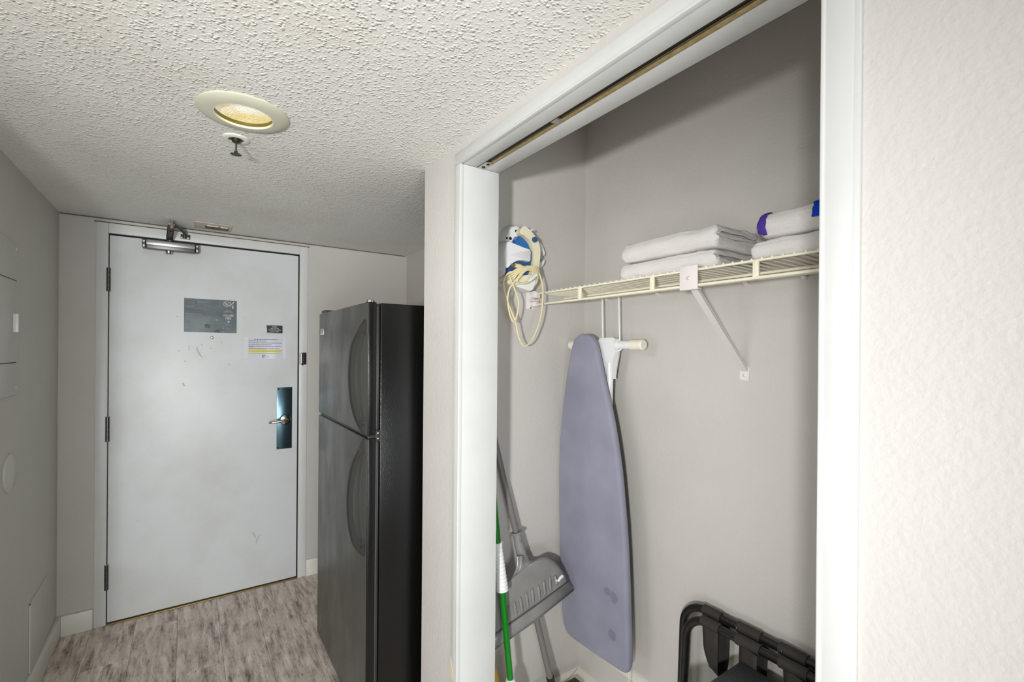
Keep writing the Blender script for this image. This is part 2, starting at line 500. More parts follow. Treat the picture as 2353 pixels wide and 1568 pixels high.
m = MB(); m.box(XJ-.13, XB, -.1, YF, 0, CF); struct(m.build('floor_closet', 'closet_floor_vinyl', smooth=False))
fc = bpy.data.objects['floor_closet']
m = MB(); m.tube([(1.452, 1.556, CF), (1.425, 1.545, CF), (1.38, 1.530, CF), (1.30, 1.504, CF)], .0007, 6); m.build('crack', 'black_gap', fc)

# entrance door frame
DL, DR, DT = -.3319, .5809, 2.035
frame = struct_root('trim_1', 'painted metal frame of the entrance door')
fy = D-.006
m = MB(); m.box(-.384, DL-.003, fy, D+.12, 0, 2.090, .003); m.build('jamb', 'frame_white', frame)
m = MB(); m.box(DR+.003, .632, fy, D+.12, 0, 2.090, .003); m.build('jamb', 'frame_white', frame)
m = MB(); m.box(DL-.003, DR+.003, fy, D+.12, DT+.003, 2.090, .003); m.build('head', 'frame_white', frame)
m = MB(); m.box(DL-.003, DR+.003, D+.044, D+.12, 0, DT+.003); m.build('rebate', 'black_gap', frame)
m = MB(); m.box(DL-.003, DR+.003, D+.006, D+.044, DT-.0065, DT+.003); m.build('gap_strip', 'black_gap', frame)  # black strips, top and right, stand in for shade in the door gap
m = MB(); m.box(DR-.0045, DR+.003, D+.006, D+.044, .006, DT+.003); m.build('gap_strip', 'black_gap', frame)
m = MB(); m.box(-.392, .640, D-.003, D+.004, 2.089, 2.095); m.build('caulk', 'caulk_dirty', frame)
m = MB(); m.box(-.52, 1.28, D-.004, D+.004, H-.005, H+.002); m.build('ceiling_caulk', 'caulk_dirty', frame)
# threshold
m = MB(); m.box(DL, DR, D-.012, D+.06, 0, .006, .002); m.build('threshold', 'threshold_brass', frame)
# strike / night latch on the right jamb
m = MB(); m.box(.596, .626, fy-.003, fy, 1.345, 1.420, .001); lt = m.build('latch', 'black_plastic', frame)
m = MB(); m.tube([(.594, fy-.010, 1.352), (.594, fy-.010, 1.415)], .008, 12); m.build('latch_roller', 'nickel', lt)
m = MB(); m.box(.586, .604, fy-.008, fy, 1.346, 1.419, .002); m.build('latch_flap', 'nickel', lt)
m = MB(); m.box(.594, .606, fy-.012, fy-.002, 1.338, 1.345, .002); m.build('latch_cap', 'nickel', lt)

# entrance door leaf
door = struct_root('door_1', 'white painted entrance door with steel lever plate')
lf = D-.002
m = MB(); m.box(DL+.001, DR-.005, lf, lf+.043, .012, DT-.007, .002); m.build('leaf', 'door_paint', door)
for z0, z1 in ((1.735, 1.856), (.955, 1.084), (.185, .316)):
    hg = MB(); 
    for k in range(5):
        a = z0+(z1-z0)*k/5; hg.lathe([(.0085, a+.0006), (.0085, a+(z1-z0)/5-.0006)], (DL-.002, lf-.006, 0), 2, 14)
    h = hg.build('hinge', 'hinge_steel', door)
    q = MB(); q.lathe([(.0001, z1+.004), (.005, z1+.002), (.0085, z1)], (DL-.002, lf-.006, 0), 2, 14); q.build('hinge_pin', 'nickel', h)
m = MB(); m.box(.459, .5455, lf-.0025, lf, .824, 1.205, .001); pl = m.build('lock_plate', 'satin_steel', door)
for x, z in ((.468, 1.195), (.537, 1.194), (.466, .834), (.535, .833)): disc((x, lf-.0025, z), .005, 1, -.002, 'screw_dark', 'screw', pl, 10)
m = MB(); m.lathe([(.033, 0), (.033, -.006), (.029, -.014), (.020, -.017), (.012, -.018), (.012, -.040), (.0, -.040)], (.507, lf-.0025, 1.005), 1, 32); ro = m.build('lever_rose', 'nickel', door)
m = MB(); m.tube(smooth_path([(.512, lf-.048, 1.005), (.490, lf-.052, 1.004), (.455, lf-.050, 1.000), (.425, lf-.046, .997), (.416, lf-.040, .996)], 5), [.012]*5+[.011]*5+[.010]*5+[.009]*6, 14, flat=(Vector((0, 0, 1)), .8)); m.build('lever', 'nickel', ro)
disc((.515, lf-.020, 1.022), .004, 1, -.002, 'screw_dark', 'lever_screw', ro, 10)
m = MB(); m.lathe([(.0078, 0), (.0078, -.003), (.0055, -.004)], (.120, lf, 1.505), 1, 20); ph = m.build('peephole', 'screw_dark', door)
disc((.120, lf-.0035, 1.505), .0062, 1, -.002, 'screw_light', 'peephole_lens', ph, 14)
# old paint chips and tape marks
def chip(pts, mat, nm='paint_chip'):
    q = MB(); q.prism(pts, 1, lf-.0006, lf+.0005); q.build(nm, mat, door, smooth=False)
chip([(.045, 1.452), (.051, 1.448), (.058, 1.425), (.072, 1.398), (.079, 1.385), (.062, 1.400), (.050, 1.425)], 'mark_tan')
chip([(.330, .346), (.340, .335), (.350, .316), (.3505, .300), (.341, .312), (.333, .330)], 'mark_tan')
chip([(.378, .326), (.370, .306), (.360, .286), (.350, .256), (.351, .290), (.362, .308)], 'mark_tan')
chip([(-.020, 1.250), (-.010, 1.247), (-.004, 1.230), (-.013, 1.232)], 'mark_tan')
for x, z in ((.010, 1.455), (.012, 1.440), (.115, 1.445), (.165, 1.48), (-.035, 1.430), (.070, 1.465), (.205, 1.352), (-.008, 1.372), (-.045, 1.62)):
    chip([(x, z), (x+.002, z+.002), (x+.0035, z-.002), (x+.002, z-.007), (x-.0005, z-.004)], 'scuff_grey', 'scuff')

# hall baseboards
m = MB(); m.box(XL, XL+.017, 1.35, D, 0, .103, .003); struct(m.build('baseboard_left', 'baseboard_paint'))
m = MB(); m.box(XL+.017, -.386, D-.014, D, 0, .103, .003); struct(m.build('baseboard_back', 'baseboard_paint'))
m = MB(); m.box(.634, .72, D-.014, D, 0, .103, .003); struct(m.build('baseboard_back', 'baseboard_paint'))
m = MB(); m.prism([(XB-.019, CF), (XB, CF), (XB, .165), (XB-.004, .165), (XB-.019, .142)], 1, -.1, YF); struct(m.build('baseboard_closet', 'wall_paint'))  # front takes the wall colour to paint in the shade under the board
m = MB(); m.prism([(XB-.0205, .140), (XB-.0030, .1665), (XB, .1680), (XB, .160), (XB-.018, .136)], 1, -.1, YF-.002); m.build('top_ledge', 'baseboard_paint', bpy.data.objects['baseboard_closet'])

# closet opening: jambs, casing, header with sliding-door track
trim = struct_root('trim_2', 'white casing and jambs of the closet opening')
XF = XC-.012
cw = .043
def casing(name, pr):
    pr.build(name, 'trim_white', trim)
# far jamb + casing
m = MB(); m.box(XC-.002, XJ, YJ, YJ+.012, 0, ZH, .0015); casing('jamb', m)
m = MB(); m.box(XF, XC, YJ+.004, YJ+cw, 0, ZH+.0035, .002); m.box(XF-.003, XC, YJ, YJ+.007, 0, ZH-.0005, .002); casing('side_casing', m)
m = MB(); m.box(XC-.002, XJ, YN-.012, YN, 0, ZH, .0015); casing('jamb', m)
m = MB(); m.box(XF, XC, YN-.0385, YN-.003, 0, ZH+.0035, .002); m.box(XF+.004, XC, YN-cw-.002, YN-.036, 0, ZH+.0035, .0015); m.box(XF-.002, XC, YN-.006, YN, 0, ZH-.0005, .002); casing('side_casing', m)
# header: soffit in two strips with the track slot between
TA, TB = .7690, .7985
m = MB(); m.box(XC-.002, TA, YN, YJ, ZH, ZH+.022, .001); casing('soffit', m)
m = MB(); m.box(TB, XJ, YN, YJ, ZH, ZH+.022, .001); casing('soffit', m)
m = MB(); m.box(XF, XC, YN-cw, YJ+cw, ZH+.004, ZH+cw, .002); m.box(XF-.003, XC, YN, YJ, ZH, ZH+.007, .002); casing('head_casing', m)
m = MB(); m.box(XJ-.006, XJ+.004, YN, YJ, ZH+.001, ZH+.010, .002); m.build('caulk', 'caulk_dirty', trim)
trk = thing('door_track', (.784, .8, ZH), 'brass coloured sliding door track set into the closet header', 'track')
m = MB(); m.box(TA+.0005, TA+.0025, YN, YJ, ZH-.0005, ZH+.020); m.build('rail', 'track_shadow', trk)
m = MB(); m.box(TB-.012, TB-.0005, YN, YJ, ZH-.0005, ZH+.003, .0008); m.build('rail', 'brass_track', trk)
m = MB(); m.box(TB-.0025, TB-.0005, YN, YJ, ZH, ZH+.020); m.box(TA+.0005, TB-.0005, YN, YJ, ZH+.018, ZH+.021); m.build('channel', 'brass_track', trk)
m = MB(); m.box(TA+.004, TB-.013, YN, YJ, ZH+.006, ZH+.0175); m.build('slot', 'track_shadow', trk)
m = MB(); m.box(TA+.001, TB-.001, YJ-.058, YJ-.001, ZH-.002, ZH+.006, .001); pb = m.build('pivot_bracket', 'nickel', trk)
for y in (YJ-.046, YJ-.018): disc((.784, y, ZH-.002), .006, 2, -.002, 'screw_dark', 'pivot_screw', pb, 12)
m = MB(); m.box(TA+.001, TB-.006, .918, .945, ZH-.002, ZH+.006, .001); m.build('roller_clip', 'nickel', trk)
# paint chip on the casing
m = MB(); m.prism([(YJ+.035, .425), (YJ+.043, .452), (YJ+.043, .385), (YJ+.036, .375), (YJ+.028, .402)], 0, XF-.0006, XF); m.build('paint_chip', 'stain_ochre', trim, smooth=False)

# ------------------------------------------------------------ ceiling fittings
lp = thing('recessed_light', (.130, 1.530, H), 'round cream trimmed recessed ceiling light with sparkling prismatic lens', 'ceiling light')
C0 = (.130, 1.530, H)
m = MB(); m.lathe([(.116, -.0005), (.116, -.004), (.112, -.007), (.092, -.012), (.0745, -.0125), (.0745, .0), (.100, .0)], C0, 2, 64, close=True); m.build('trim_ring', 'lamp_trim', lp)
m = MB(); m.lathe([(.0745, -.0126), (.0755, -.0060), (.0735, -.0060), (.0725, -.0122)], C0, 2, 64, close=True); m.build('reflector', 'lamp_reflector', lp)
m = MB(); m.lathe([(.0750, -.0060), (.0750, .012), (.0735, .012), (.0735, -.0060)], C0, 2, 64, close=True); m.build('baffle', 'lamp_baffle', lp)
m = MB(); m.lathe([(.0745, .012), (.0745, .0045), (.060, .0020), (.035, .0002), (.001, -.0006)], C0, 2, 64); m.build('lens', 'lamp_lens', lp)
ld = bpy.data.lights.new('recessed_lamp', 'AREA'); ld.shape = 'DISK'; ld.size = .12; ld.energy = 1.0; ld.color = (1, .93, .8)
lo = bpy.data.objects.new('recessed_lamp', ld); COL.objects.link(lo); lo.parent = lp; lo.location = (0, 0, -.018)
sp = thing('sprinkler_head', (.126, 1.731, H), 'small bronze pendent sprinkler head in a white ring on the ceiling', 'sprinkler')
c = (.126, 1.731, H)
m = MB(); m.lathe([(.038, 0), (.037, -.004), (.030, -.007), (.022, -.006), (.021, 0)], c, 2, 40, close=True); m.build('escutcheon', 'sprinkler_white', sp)
m = MB(); m.lathe([(.0215, -.0005), (.0215, -.003), (.013, -.004), (.012, -.012), (.008, -.014)], c, 2, 24); m.build('body', 'sprinkler_bronze', sp)
m = MB(); m.tube([(c[0], c[1]-.009, H-.012), (c[0], c[1]-.008, H-.030), (c[0], c[1]-.002, H-.043)], .0022, 8); m.build('frame_arm', 'sprinkler_bronze', sp)
m = MB(); m.tube([(c[0], c[1]+.009, H-.012), (c[0], c[1]+.008, H-.030), (c[0], c[1]+.002, H-.043)], .0022, 8); m.build('frame_arm', 'sprinkler_bronze', sp)
m = MB(); m.tube([(c[0], c[1], H-.012), (c[0], c[1], H-.042)], .0022, 8); m.build('glass_bulb', 'nickel', sp)
pts = []
for k in range(48):
    a = 2*math.pi*k/48; r = .0165 if (k % 4) < 2 else .0125; pts.append((c[0]+r*math.cos(a), c[1]+r*math.sin(a)))
m = MB(); m.prism(pts, 2, H-.052, H-.0505); m.lathe([(.005, -.051), (.007, -.048), (.004, -.040)], c, 2, 16); m.build('deflector', 'sprinkler_bronze', sp)
cp = thing('ceiling_plate', (.115, 3.01, H), 'small slotted rectangular plate painted over on the ceiling by the door', 'plate')
m = MB(); m.box(.032, .202, 2.975, 3.130, H-.006, H, .003); m.build('plate', 'ceiling_plate', cp)
m = MB(); m.box(.088, .140, 3.018, 3.032, H-.0095, H-.005, .001); m.build('slot_lip', 'sprinkler_white', cp)
m = MB(); m.box(.150, .184, 3.022, 3.040, H-.0095, H-.005, .001); m.build('slot_lip', 'sprinkler_white', cp)
m = MB(); m.box(.080, .190, 3.034, 3.105, H-.0068, H-.005); m.build('slot', 'caulk_dirty', cp)

# ------------------------------------------------------------ door closer
dc = thing('door_closer', (-.07, D-.03, 1.998), 'aluminium door closer with folded arm at the top of the entrance door', 'door closer')
y0 = lf
m = MB(); m.box(-.180, .038, y0-.050, y0, 1.972, 2.022, .006); bd = m.build('body', 'aluminium_dark', dc)
m = MB(); m.box(-.178, .036, y0-.053, y0-.048, 1.993, 2.017, .001); m.build('cover_strip', 'aluminium', dc)
m = MB(); m.box(-.178, .036, y0-.0536, y0-.0505, 2.0075, 2.0085); m.build('cover_groove', 'aluminium_dark', dc)
for x0, x1 in ((-.196, -.180), (.038, .055)):
    m = MB(); m.box(x0, x1, y0-.050, y0, 1.974, 2.020, .005); e = m.build('end_cap', 'hinge_steel', dc)
    for z in (1.985, 2.009): disc(((x0+x1)/2, y0-.050, z), .0055, 1, -.002, 'screw_light', 'screw', e, 12)
m = MB(); m.lathe([(.016, 0), (.016, -.012), (.012, -.020)], (-.082, y0-.026, 1.974), 2, 20); m.build('spindle_cap', 'nickel', dc)
m = MB(); m.lathe([(.012, 0), (.012, .014)], (-.078, y0-.028, 2.022), 2, 16); m.build('spindle', 'aluminium_dark', dc)
arm = [(-.078, y0-.028, 2.034), (-.078, y0-.060, 2.040), (-.074, y0-.105, 2.066), (-.070, y0-.150, 2.084), (-.068, 3.028, 2.088)]
m = MB(); m.tube(smooth_path(arm, 6), .015, 10, flat=(Vector((0, .35, .93)).normalized(), .35)); am = m.build('main_arm', 'aluminium_dark', dc)
disc((-.073, y0-.108, 2.058), .005, 2, -.004, 'red_dot', 'mark', am, 10)
m = MB(); m.lathe([(.009, -.022), (.009, .0), (.006, .006), (.006, .014), (.009, .015), (.009, .020)], (-.066, 3.027, 2.088), 2, 14); m.build('elbow_bolt', 'nickel', dc)
m = MB(); m.tube([(-.066, 3.027, 2.094), (-.030, 3.095, 2.084), (-.004, y0-.022, 2.072)], .008, 10); m.build('forearm', 'aluminium_dark', dc)
m = MB(); m.box(-.030, .014, y0-.010, fy, 2.050, 2.076, .002); m.lathe([(.010, -.012), (.010, .010)], (-.012, y0-.016, 2.064), 2, 14); sh = m.build('shoe', 'hinge_steel', dc)
for x in (.004, -.024): disc((x, y0-.010, 2.057), .005, 1, -.002, 'screw_light', 'screw', sh, 10)

# ------------------------------------------------------------ signs on the door
ev = thing('evacuation_sign', (.115, lf, 1.629), 'grey metal fire evacuation plan sign reading YOU ARE HERE on the door', 'sign')
m = MB(); m.box(-.012, .242, lf-.002, lf, 1.534, 1.723, .0006, 1); m.build('plate', 'sign_metal', ev)
ys = lf-.0022
def bars(rows, mat, parent, name, y, words=False):
    q = MB()
    rw = random.Random(len(rows))
    for x0, x1, z, h in rows:
        if not words: q.box(x0, x1, y-.0003, y+.0005, z-h/2, z+h/2); continue
        x = x0
        while x < x1-.001:
            w = min(rw.uniform(.003, .011), x1-x); q.box(x, x+w, y-.0003, y+.0005, z-h/2, z+h/2); x += w+h*.6
    o = q.build(name, mat, parent, smooth=False)
    if words: o['kind'] = 'stuff'
    return o
rnd = random.Random(3)
rows = []
for z in (1.709, 1.703): rows.append((.050, .105+rnd.random()*.02, z, .0020))
for z in (1.691, 1.684): rows.append((.080, .112, z, .0016))
rows += [(-.006, .032, 1.678, .0028), (-.004, .105, 1.669, .0016), (.080, .110, 1.660, .0016), (-.004, .076, 1.636, .0030)]
for k in range(5): rows.append((-.004, .10+rnd.random()*.02, 1.626-k*.0066, .0014))
for k in range(5): rows.append((-.002, .085+rnd.random()*.03, 1.588-k*.007, .0014))
bars(rows, 'sign_print_dim', ev, 'small_print', ys-.0001, True)
# no-elevator roundel, stair pictogram, dots
m = MB(); m.lathe([(.0150, -.0004), (.0150, .0004), (.0120, .0004), (.0120, -.0004)], (.190, ys-.0003, 1.702), 1, 36, close=True)
m.box(.188, .192, ys-.0007, ys, 1.689, 1.715, rot=Matrix.Rotation(math.radians(-45), 3, 'Y'))
m.box(.186, .194, ys-.0006, ys, 1.697, 1.707); m.build('no_lift_symbol', 'sign_print', ev, smooth=False)
m = MB(); m.prism([(.203, 1.689), (.209, 1.689), (.229, 1.712), (.229, 1.715), (.224, 1.715)], 1, ys-.0007, ys)
m.box(.219, .225, ys-.0007, ys, 1.674, 1.694); m.box(.207, .211, ys-.0007, ys, 1.706, 1.715); m.build('stairs_symbol', 'sign_print', ev, smooth=False)
text('IN CASE OF FIRE\nUSE STAIRWAY FOR EXIT\nDO NOT USE ELEVATOR', .199, 1.658, .0068, ys-.0004, 'sign_print', ev, xs=.62)
text('YOU ARE\nHERE', .200, 1.626, .0170, ys-.0004, 'sign_print', ev, xs=.72, bold=.0006)
m = MB(); m.lathe([(.0055, 0), (.0055, -.0006)], (.201, ys, 1.599), 1, 20); m.build('location_dot', 'sign_print', ev)
text('LEGEND', .202, 1.580, .0095, ys-.0004, 'sign_print_dim', ev, xs=.8, bold=.0003)
bars([(.182, .198, 1.570, .0016), (.182, .208, 1.560, .0018), (.182, .216, 1.550, .0018), (.182, .228, 1.541, .0018)], 'sign_print_dim', ev, 'legend_lines', ys-.0002)
for z, mt in ((1.570, 'sign_print_dim'), (1.560, 'sign_print'), (1.541, 'sign_print')): disc((.175, ys, z), .0028, 1, -.0006, mt, 'legend_dot', ev, 10)
disc((.141, ys, 1.607), .003, 1, -.0006, 'sign_print', 'map_dot', ev, 10)
for pts in ([(.085, 1.578), (.098, 1.582), (.111, 1.577), (.114, 1.568), (.106, 1.558), (.092, 1.558), (.083, 1.567)], [(-.006, 1.582), (.010, 1.598), (.009, 1.592)], [(.040, 1.700), (.043, 1.715), (.046, 1.700), (.043, 1.680)], [(.140, 1.548), (.158, 1.553), (.156, 1.536), (.128, 1.537)]):
    m = MB(); m.prism(pts, 1, ys-.0003, ys+.0004); m.build('stain', 'smoke_dark', ev, smooth=False)

sm = thing('door_plaque', (.443, lf, 1.562), 'small black plaque reading PLEASE KEEP DOORS CLOSED & LOCKED AT ALL TIMES', 'sign')
m = MB(); m.box(.398, .488, lf-.003, lf, 1.539, 1.587, .001); m.build('rim', 'plaque_rim', sm)
m = MB(); m.box(.401, .485, lf-.0035, lf-.002, 1.542, 1.584, .0004, 1); m.build('face', 'plaque_black', sm)
for i, t in enumerate(('PLEASE', 'KEEP DOORS', 'CLOSED & LOCKED', 'AT ALL TIMES')):
    text(t, .443, 1.5775-i*.0098, .0090, lf-.0036, 'sign_print', sm, xs=.88, bold=.0002)

pn = thing('door_notice', (.388, lf, 1.447), 'laminated paper notice with yellow highlighted lines taped to the door', 'notice')
m = MB(); m.box(.283, .508, lf-.0012, lf, 1.383, 1.513, .0003, 1); m.build('laminate', 'laminate', pn)
m = MB(); m.box(.301, .490, lf-.0018, lf-.001, 1.384, 1.509, .0003, 1); m.build('paper', 'paper', pn)
yp = lf-.0019
rows = [(.332, .462, 1.499, .0045)]
for z, x1 in ((1.490, .40), (1.478, .483), (1.467, .43), (1.457, .478), (1.4535, .33), (1.444, .468)): rows.append((.305, x1, z, .0032))
bars(rows, 'ink', pn, 'printed_lines', yp, True)
bars([(.305, .402, 1.4405, .0040), (.305, .488, 1.4330, .0052), (.305, .478, 1.4265, .0060), (.305, .480, 1.4145, .0044)], 'highlighter', pn, 'highlighted_lines', yp)
pts = [(.386+.011*math.cos(a)*(1 if k < 9 else .5), 1.398+.0085*math.sin(a)*(1 if k < 9 else .5)) for k, a in enumerate([math.radians(40+i*32) for i in range(9)]+[math.radians(296-i*32) for i in range(9)])]
m = MB(); m.prism(pts, 1, yp-.0004, yp); m.build('logo_swirl', 'logo_blue', pn, smooth=False)
bars([(.390, .414, 1.3965, .0050)], 'logo_pale', pn, 'logo_word', yp)

# ------------------------------------------------------------ left wall fittings
bp = thing('breaker_panel', (XL, 2.30, 1.55), 'grey painted electrical breaker panel set flush in the left wall', 'panel')
m = MB(); m.box(XL, XL+.006, 2.02, 2.503, 1.268, 1.826, .002); m.build('cover', 'panel_grey', bp)
m = MB(); m.box(XL+.004, XL+.0085, 2.08, 2.465, 1.388, 1.685, .001); pd = m.build('panel_door', 'panel_grey', bp)
m = MB(); m.box(XL+.005, XL+.0075, 2.08, 2.466, 1.3850, 1.3885); m.build('door_gap', 'black_gap', bp)
m = MB(); m.box(XL+.005, XL+.0075, 2.08, 2.466, 1.6845, 1.688); m.build('door_gap', 'black_gap', bp)
m = MB(); m.box(XL+.008, XL+.022, 2.418, 2.430, 1.496, 1.564, .002); m.build('latch', 'white_plastic', pd)
m = MB(); m.box(XL+.008, XL+.014, 2.432, 2.456, 1.500, 1.522, .002); m.build('latch_tab', 'white_plastic', pd)
for y, z in ((2.462, 1.803), (2.464, 1.296), (2.466, 1.652)): disc((XL+.006, y, z), .006, 0, .003, 'screw_light', 'screw', bp, 12)
m = MB(); m.lathe([(.069, 0), (.069, .004), (.062, .010), (.0, .012)], (XL, 2.420, .988), 0, 40); tag(m.build('blank_cover', 'panel_grey'), 'round grey blank cover plate low on the left wall', 'cover plate')
ap = thing('access_panel', (XL, 2.83, .23), 'painted access panel near the floor of the left wall', 'panel')
m = MB(); m.box(XL, XL+.004, 2.703, 2.985, .105, .388, .001); m.build('cover', 'wall_grey', ap)
m = MB(); m.box(XL+.0005, XL+.0052, 2.698, 2.703, .105, .390); m.box(XL+.0005, XL+.0052, 2.698, 2.985, .386, .391); m.build('edge', 'screw_light', ap)

# ------------------------------------------------------------ refrigerator
FX, FY0, FY1, FT = .541, 1.700, 2.462, 1.619
fr = thing('refrigerator', (.90, 2.08, 0), 'black top freezer refrigerator with bowed handles standing in the niche', 'refrigerator')
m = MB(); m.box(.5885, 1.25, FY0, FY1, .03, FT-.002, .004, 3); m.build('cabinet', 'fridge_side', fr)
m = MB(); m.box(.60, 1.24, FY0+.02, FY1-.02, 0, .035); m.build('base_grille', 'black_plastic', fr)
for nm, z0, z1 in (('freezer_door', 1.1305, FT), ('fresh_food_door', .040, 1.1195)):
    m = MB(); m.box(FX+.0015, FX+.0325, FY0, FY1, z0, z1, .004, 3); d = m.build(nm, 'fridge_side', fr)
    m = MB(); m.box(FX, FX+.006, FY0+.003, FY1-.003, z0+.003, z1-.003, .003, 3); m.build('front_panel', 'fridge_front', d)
    m = MB(); m.box(FX+.0325, .5885, FY0+.012, FY1-.012, z0+.012, z1-.012, .002); m.build('gasket', 'gasket', d)
    m = MB(); m.box(FX+.040, .586, FY0+.006, FY0+.014, z0+.004, z1-.004, .001); m.build('gasket_lip', 'fridge_trim', d)
    if nm == 'freezer_door':
        m = MB(); m.box(FX-.002, FX, 2.366, 2.432, 1.513, 1.543, .0008); m.build('badge', 'badge_silver', d)
        prof = [(.5335, 1.556), (.512, 1.522), (.4945, 1.484), (.4835, 1.44), (.4785, 1.39), (.4775, 1.345), (.4805, 1.29), (.488, 1.24), (.501, 1.192), (.518, 1.155), (.5345, 1.130)]
    else:
        prof = [(.5335, 1.118), (.512, 1.075), (.4945, 1.040), (.4825, .99), (.4765, .94), (.4750, .89), (.4775, .835), (.485, .785), (.498, .740), (.516, .708), (.5345, .686)]
    # bow handle: outer arc, inner arc, swept across Y
    P = smooth_path([(x, 0, z) for x, z in prof], 4)
    n = len(P)-1; rows_ = []
    for i, p in enumerate(P):
        t = i/n; e = min(t, 1-t)*2
        th = .006+.015*min(1, e*3.2); hw = .004+.014*min(1, e*3.0)
        t1 = (P[min(i+1, n)]-P[max(i-1, 0)]).normalized(); nr = Vector((-t1.z, 0, t1.x))
        if nr.x < 0: nr = -nr
        yc = FY0+.028
        o_, i_ = p, p+nr*th
        b_ = .25
        rows_.append([(o_.x+nr.x*th*b_, yc-hw, o_.z+nr.z*th*b_), (o_.x, yc-hw*.5, o_.z), (o_.x, yc+hw*.5, o_.z), (o_.x+nr.x*th*b_, yc+hw, o_.z+nr.z*th*b_),
                      (i_.x, yc+hw, i_.z), (i_.x, yc-hw, i_.z)])
    m = MB(); V = m.sheet(rows_, True); m.bm.faces.new(V[0]); m.bm.faces.new(list(reversed(V[-1])))
    # end feet joining the door
    zt, zb = prof[0][1], prof[-1][1]
    m.prism([(FX+.001, zt-.004), (prof[0][0]+.004, zt), (.513, zt-.040), (FX+.001, zt-.062)], 1, FY0+.016, FY0+.040, .002)
    m.prism([(FX+.001, zb+.004), (prof[-1][0]+.004, zb), (.516, zb+.030), (FX+.001, zb+.050)], 1, FY0+.016, FY0+.040, .002)
    m.build('handle', 'fridge_handle', d, angle=30)
m = MB(); m.box(FX+.010, .588, FY0+.052, FY1-.002, 1.1190, 1.1310); m.build('gap_filler', 'black_plastic', fr)  # added black filler stands in for shade in the gap between the doors
m = MB(); m.lathe([(.015, 0), (.015, .007), (.010, .010)], (FX+.018, FY0+.030, FT), 2, 20); m.build('hinge_cap', 'nickel', fr)
m = MB(); m.box(FX+.006, .66, FY1-.085, FY1-.020, FT-.002, FT+.014, .004); m.build('hinge_cover', 'black_plastic', fr)
m = MB(); m.box(FX+.010, .586, FY0+.004, FY0+.050, 1.1200, 1.1300); mh = m.build('middle_hinge', 'black_plastic', fr)
m = MB(); m.box(.572, .588, FY0-.003, FY0+.01, 1.105, 1.148, .001); m.build('hinge_bracket', 'black_plastic', mh)
m = MB(); m.lathe([(.010, 0), (.010, .006)], (FX+.016, FY0+.016, 1.1192), 2, 16); m.build('hinge_pin', 'nickel', mh)
for z in (1.118, 1.138): disc((.580, FY0-.003, z), .003, 1, -.002, 'screw_light', 'hinge_screw', mh, 8)

# ------------------------------------------------------------ wire shelf
SX, ST, SB = 1.180, 1.678, 1.634
ws = thing('wire_shelf', (1.33, .75, 1.66), 'cream coated wire shelf running along the closet rear wall', 'shelf')
YS0, YS1 = .02, 1.535
m = MB(); m.tube([(SX, YS0, ST), (SX, YS1, ST)], .0037, 10); m.build('front_rod', 'shelf_vinyl', ws)
m = MB(); m.tube([(SX-.002, YS0, SB), (SX-.002, YS1, SB)], .0044, 10); m.build('lip_rod', 'shelf_vinyl', ws)
m = MB(); m.tube([(1.335, YS0, ST-.008), (1.335, YS1, ST-.008)], .0040, 8); m.build('middle_rod', 'shelf_vinyl', ws)
m = MB(); m.tube([(1.462, YS0, ST-.004), (1.462, YS1, ST-.004)], .0040, 8); m.build('rear_rod', 'shelf_vinyl', ws)
q = MB(); q.tube([(-.150, 0, .0035), (.143, 0, .002)], .0024, 6); w0 = q.build('wire', 'shelf_vinyl', None); w0.parent = ws
yy = YS1-.012; k = 0
while yy > YS0:
    o = w0 if k == 0 else bpy.data.objects.new('wire', w0.data)
    if k: COL.objects.link(o); o.parent = ws
    o.location = Vector((1.325, yy, ST))-Vector(ws.location); yy -= .0254; k += 1
for y in (1.270, .945, .624, .300):
    m = MB(); m.box(SX-.005, SX+.003, y-.008, y+.008, SB, ST, .002); m.build('lip_strut', 'shelf_vinyl', ws)
# end bracket on the far wall
m = MB(); m.box(1.150, 1.196, YF-.004, YF, 1.616, 1.690, .002); eb = m.build('end_bracket', 'bracket_white', ws)
m = MB(); m.box(1.165, 1.200, YF-.032, YF-.003, 1.662, 1.690, .002); m.box(1.165, 1.198, YF-.032, YF-.003, 1.626, 1.648, .006); m.build('socket', 'bracket_white', eb)
m = MB(); m.box(1.158, 1.196, YF-.026, YF-.003, 1.649, 1.653); m.build('socket_rib', 'bracket_white', eb)
disc((1.172, YF-.004, 1.622), .003, 1, -.0015, 'screw_dark', 'screw', eb, 8)
# diagonal brace
m = MB(); m.box(SX-.011, SX-.007, .783, .841, 1.624, 1.690, .001); cl_ = m.build('brace_clip', 'bracket_white', ws)
m = MB(); m.box(SX-.010, SX+.012, .783, .841, 1.686, 1.690, .001); m.box(SX-.010, SX+.010, .783, .841, 1.622, 1.626, .001); m.build('clip_flange', 'bracket_white', cl_)
disc((SX-.011, .812, 1.655), .006, 0, -.003, 'screw_light', 'clip_screw', cl_, 14)
a, b = Vector((SX+.004, .806, 1.628)), Vector((XB-.006, .815, 1.385)); dv = (b-a).normalized(); sd = Vector((0, 1, 0)); nn = dv.cross(sd).normalized()
m = MB()
for s0, s1, t0, t1 in ((-.011, .011, -.0012, .0012), (-.011, -.009, 0, .008), (.009, .011, 0, .008)):
    vs = [m.bm.verts.new(p+sd*s+nn*t) for p in (a, b) for s in (s0, s1) for t in (t0, t1)]
    for f in ((0, 1, 3, 2), (4, 6, 7, 5), (0, 4, 5, 1), (2, 3, 7, 6), (0, 2, 6, 4), (1, 5, 7, 3)): m.bm.faces.new([vs[i] for i in f])
m.build('brace', 'bracket_white', ws, smooth=False)
m = MB(); m.prism([(.800, 1.396), (.806, 1.402), (.828, 1.402), (.832, 1.390), (.832, 1.358), (.803, 1.354)], 0, XB-.004, XB, .001); bf = m.build('brace_foot', 'bracket_white', ws)
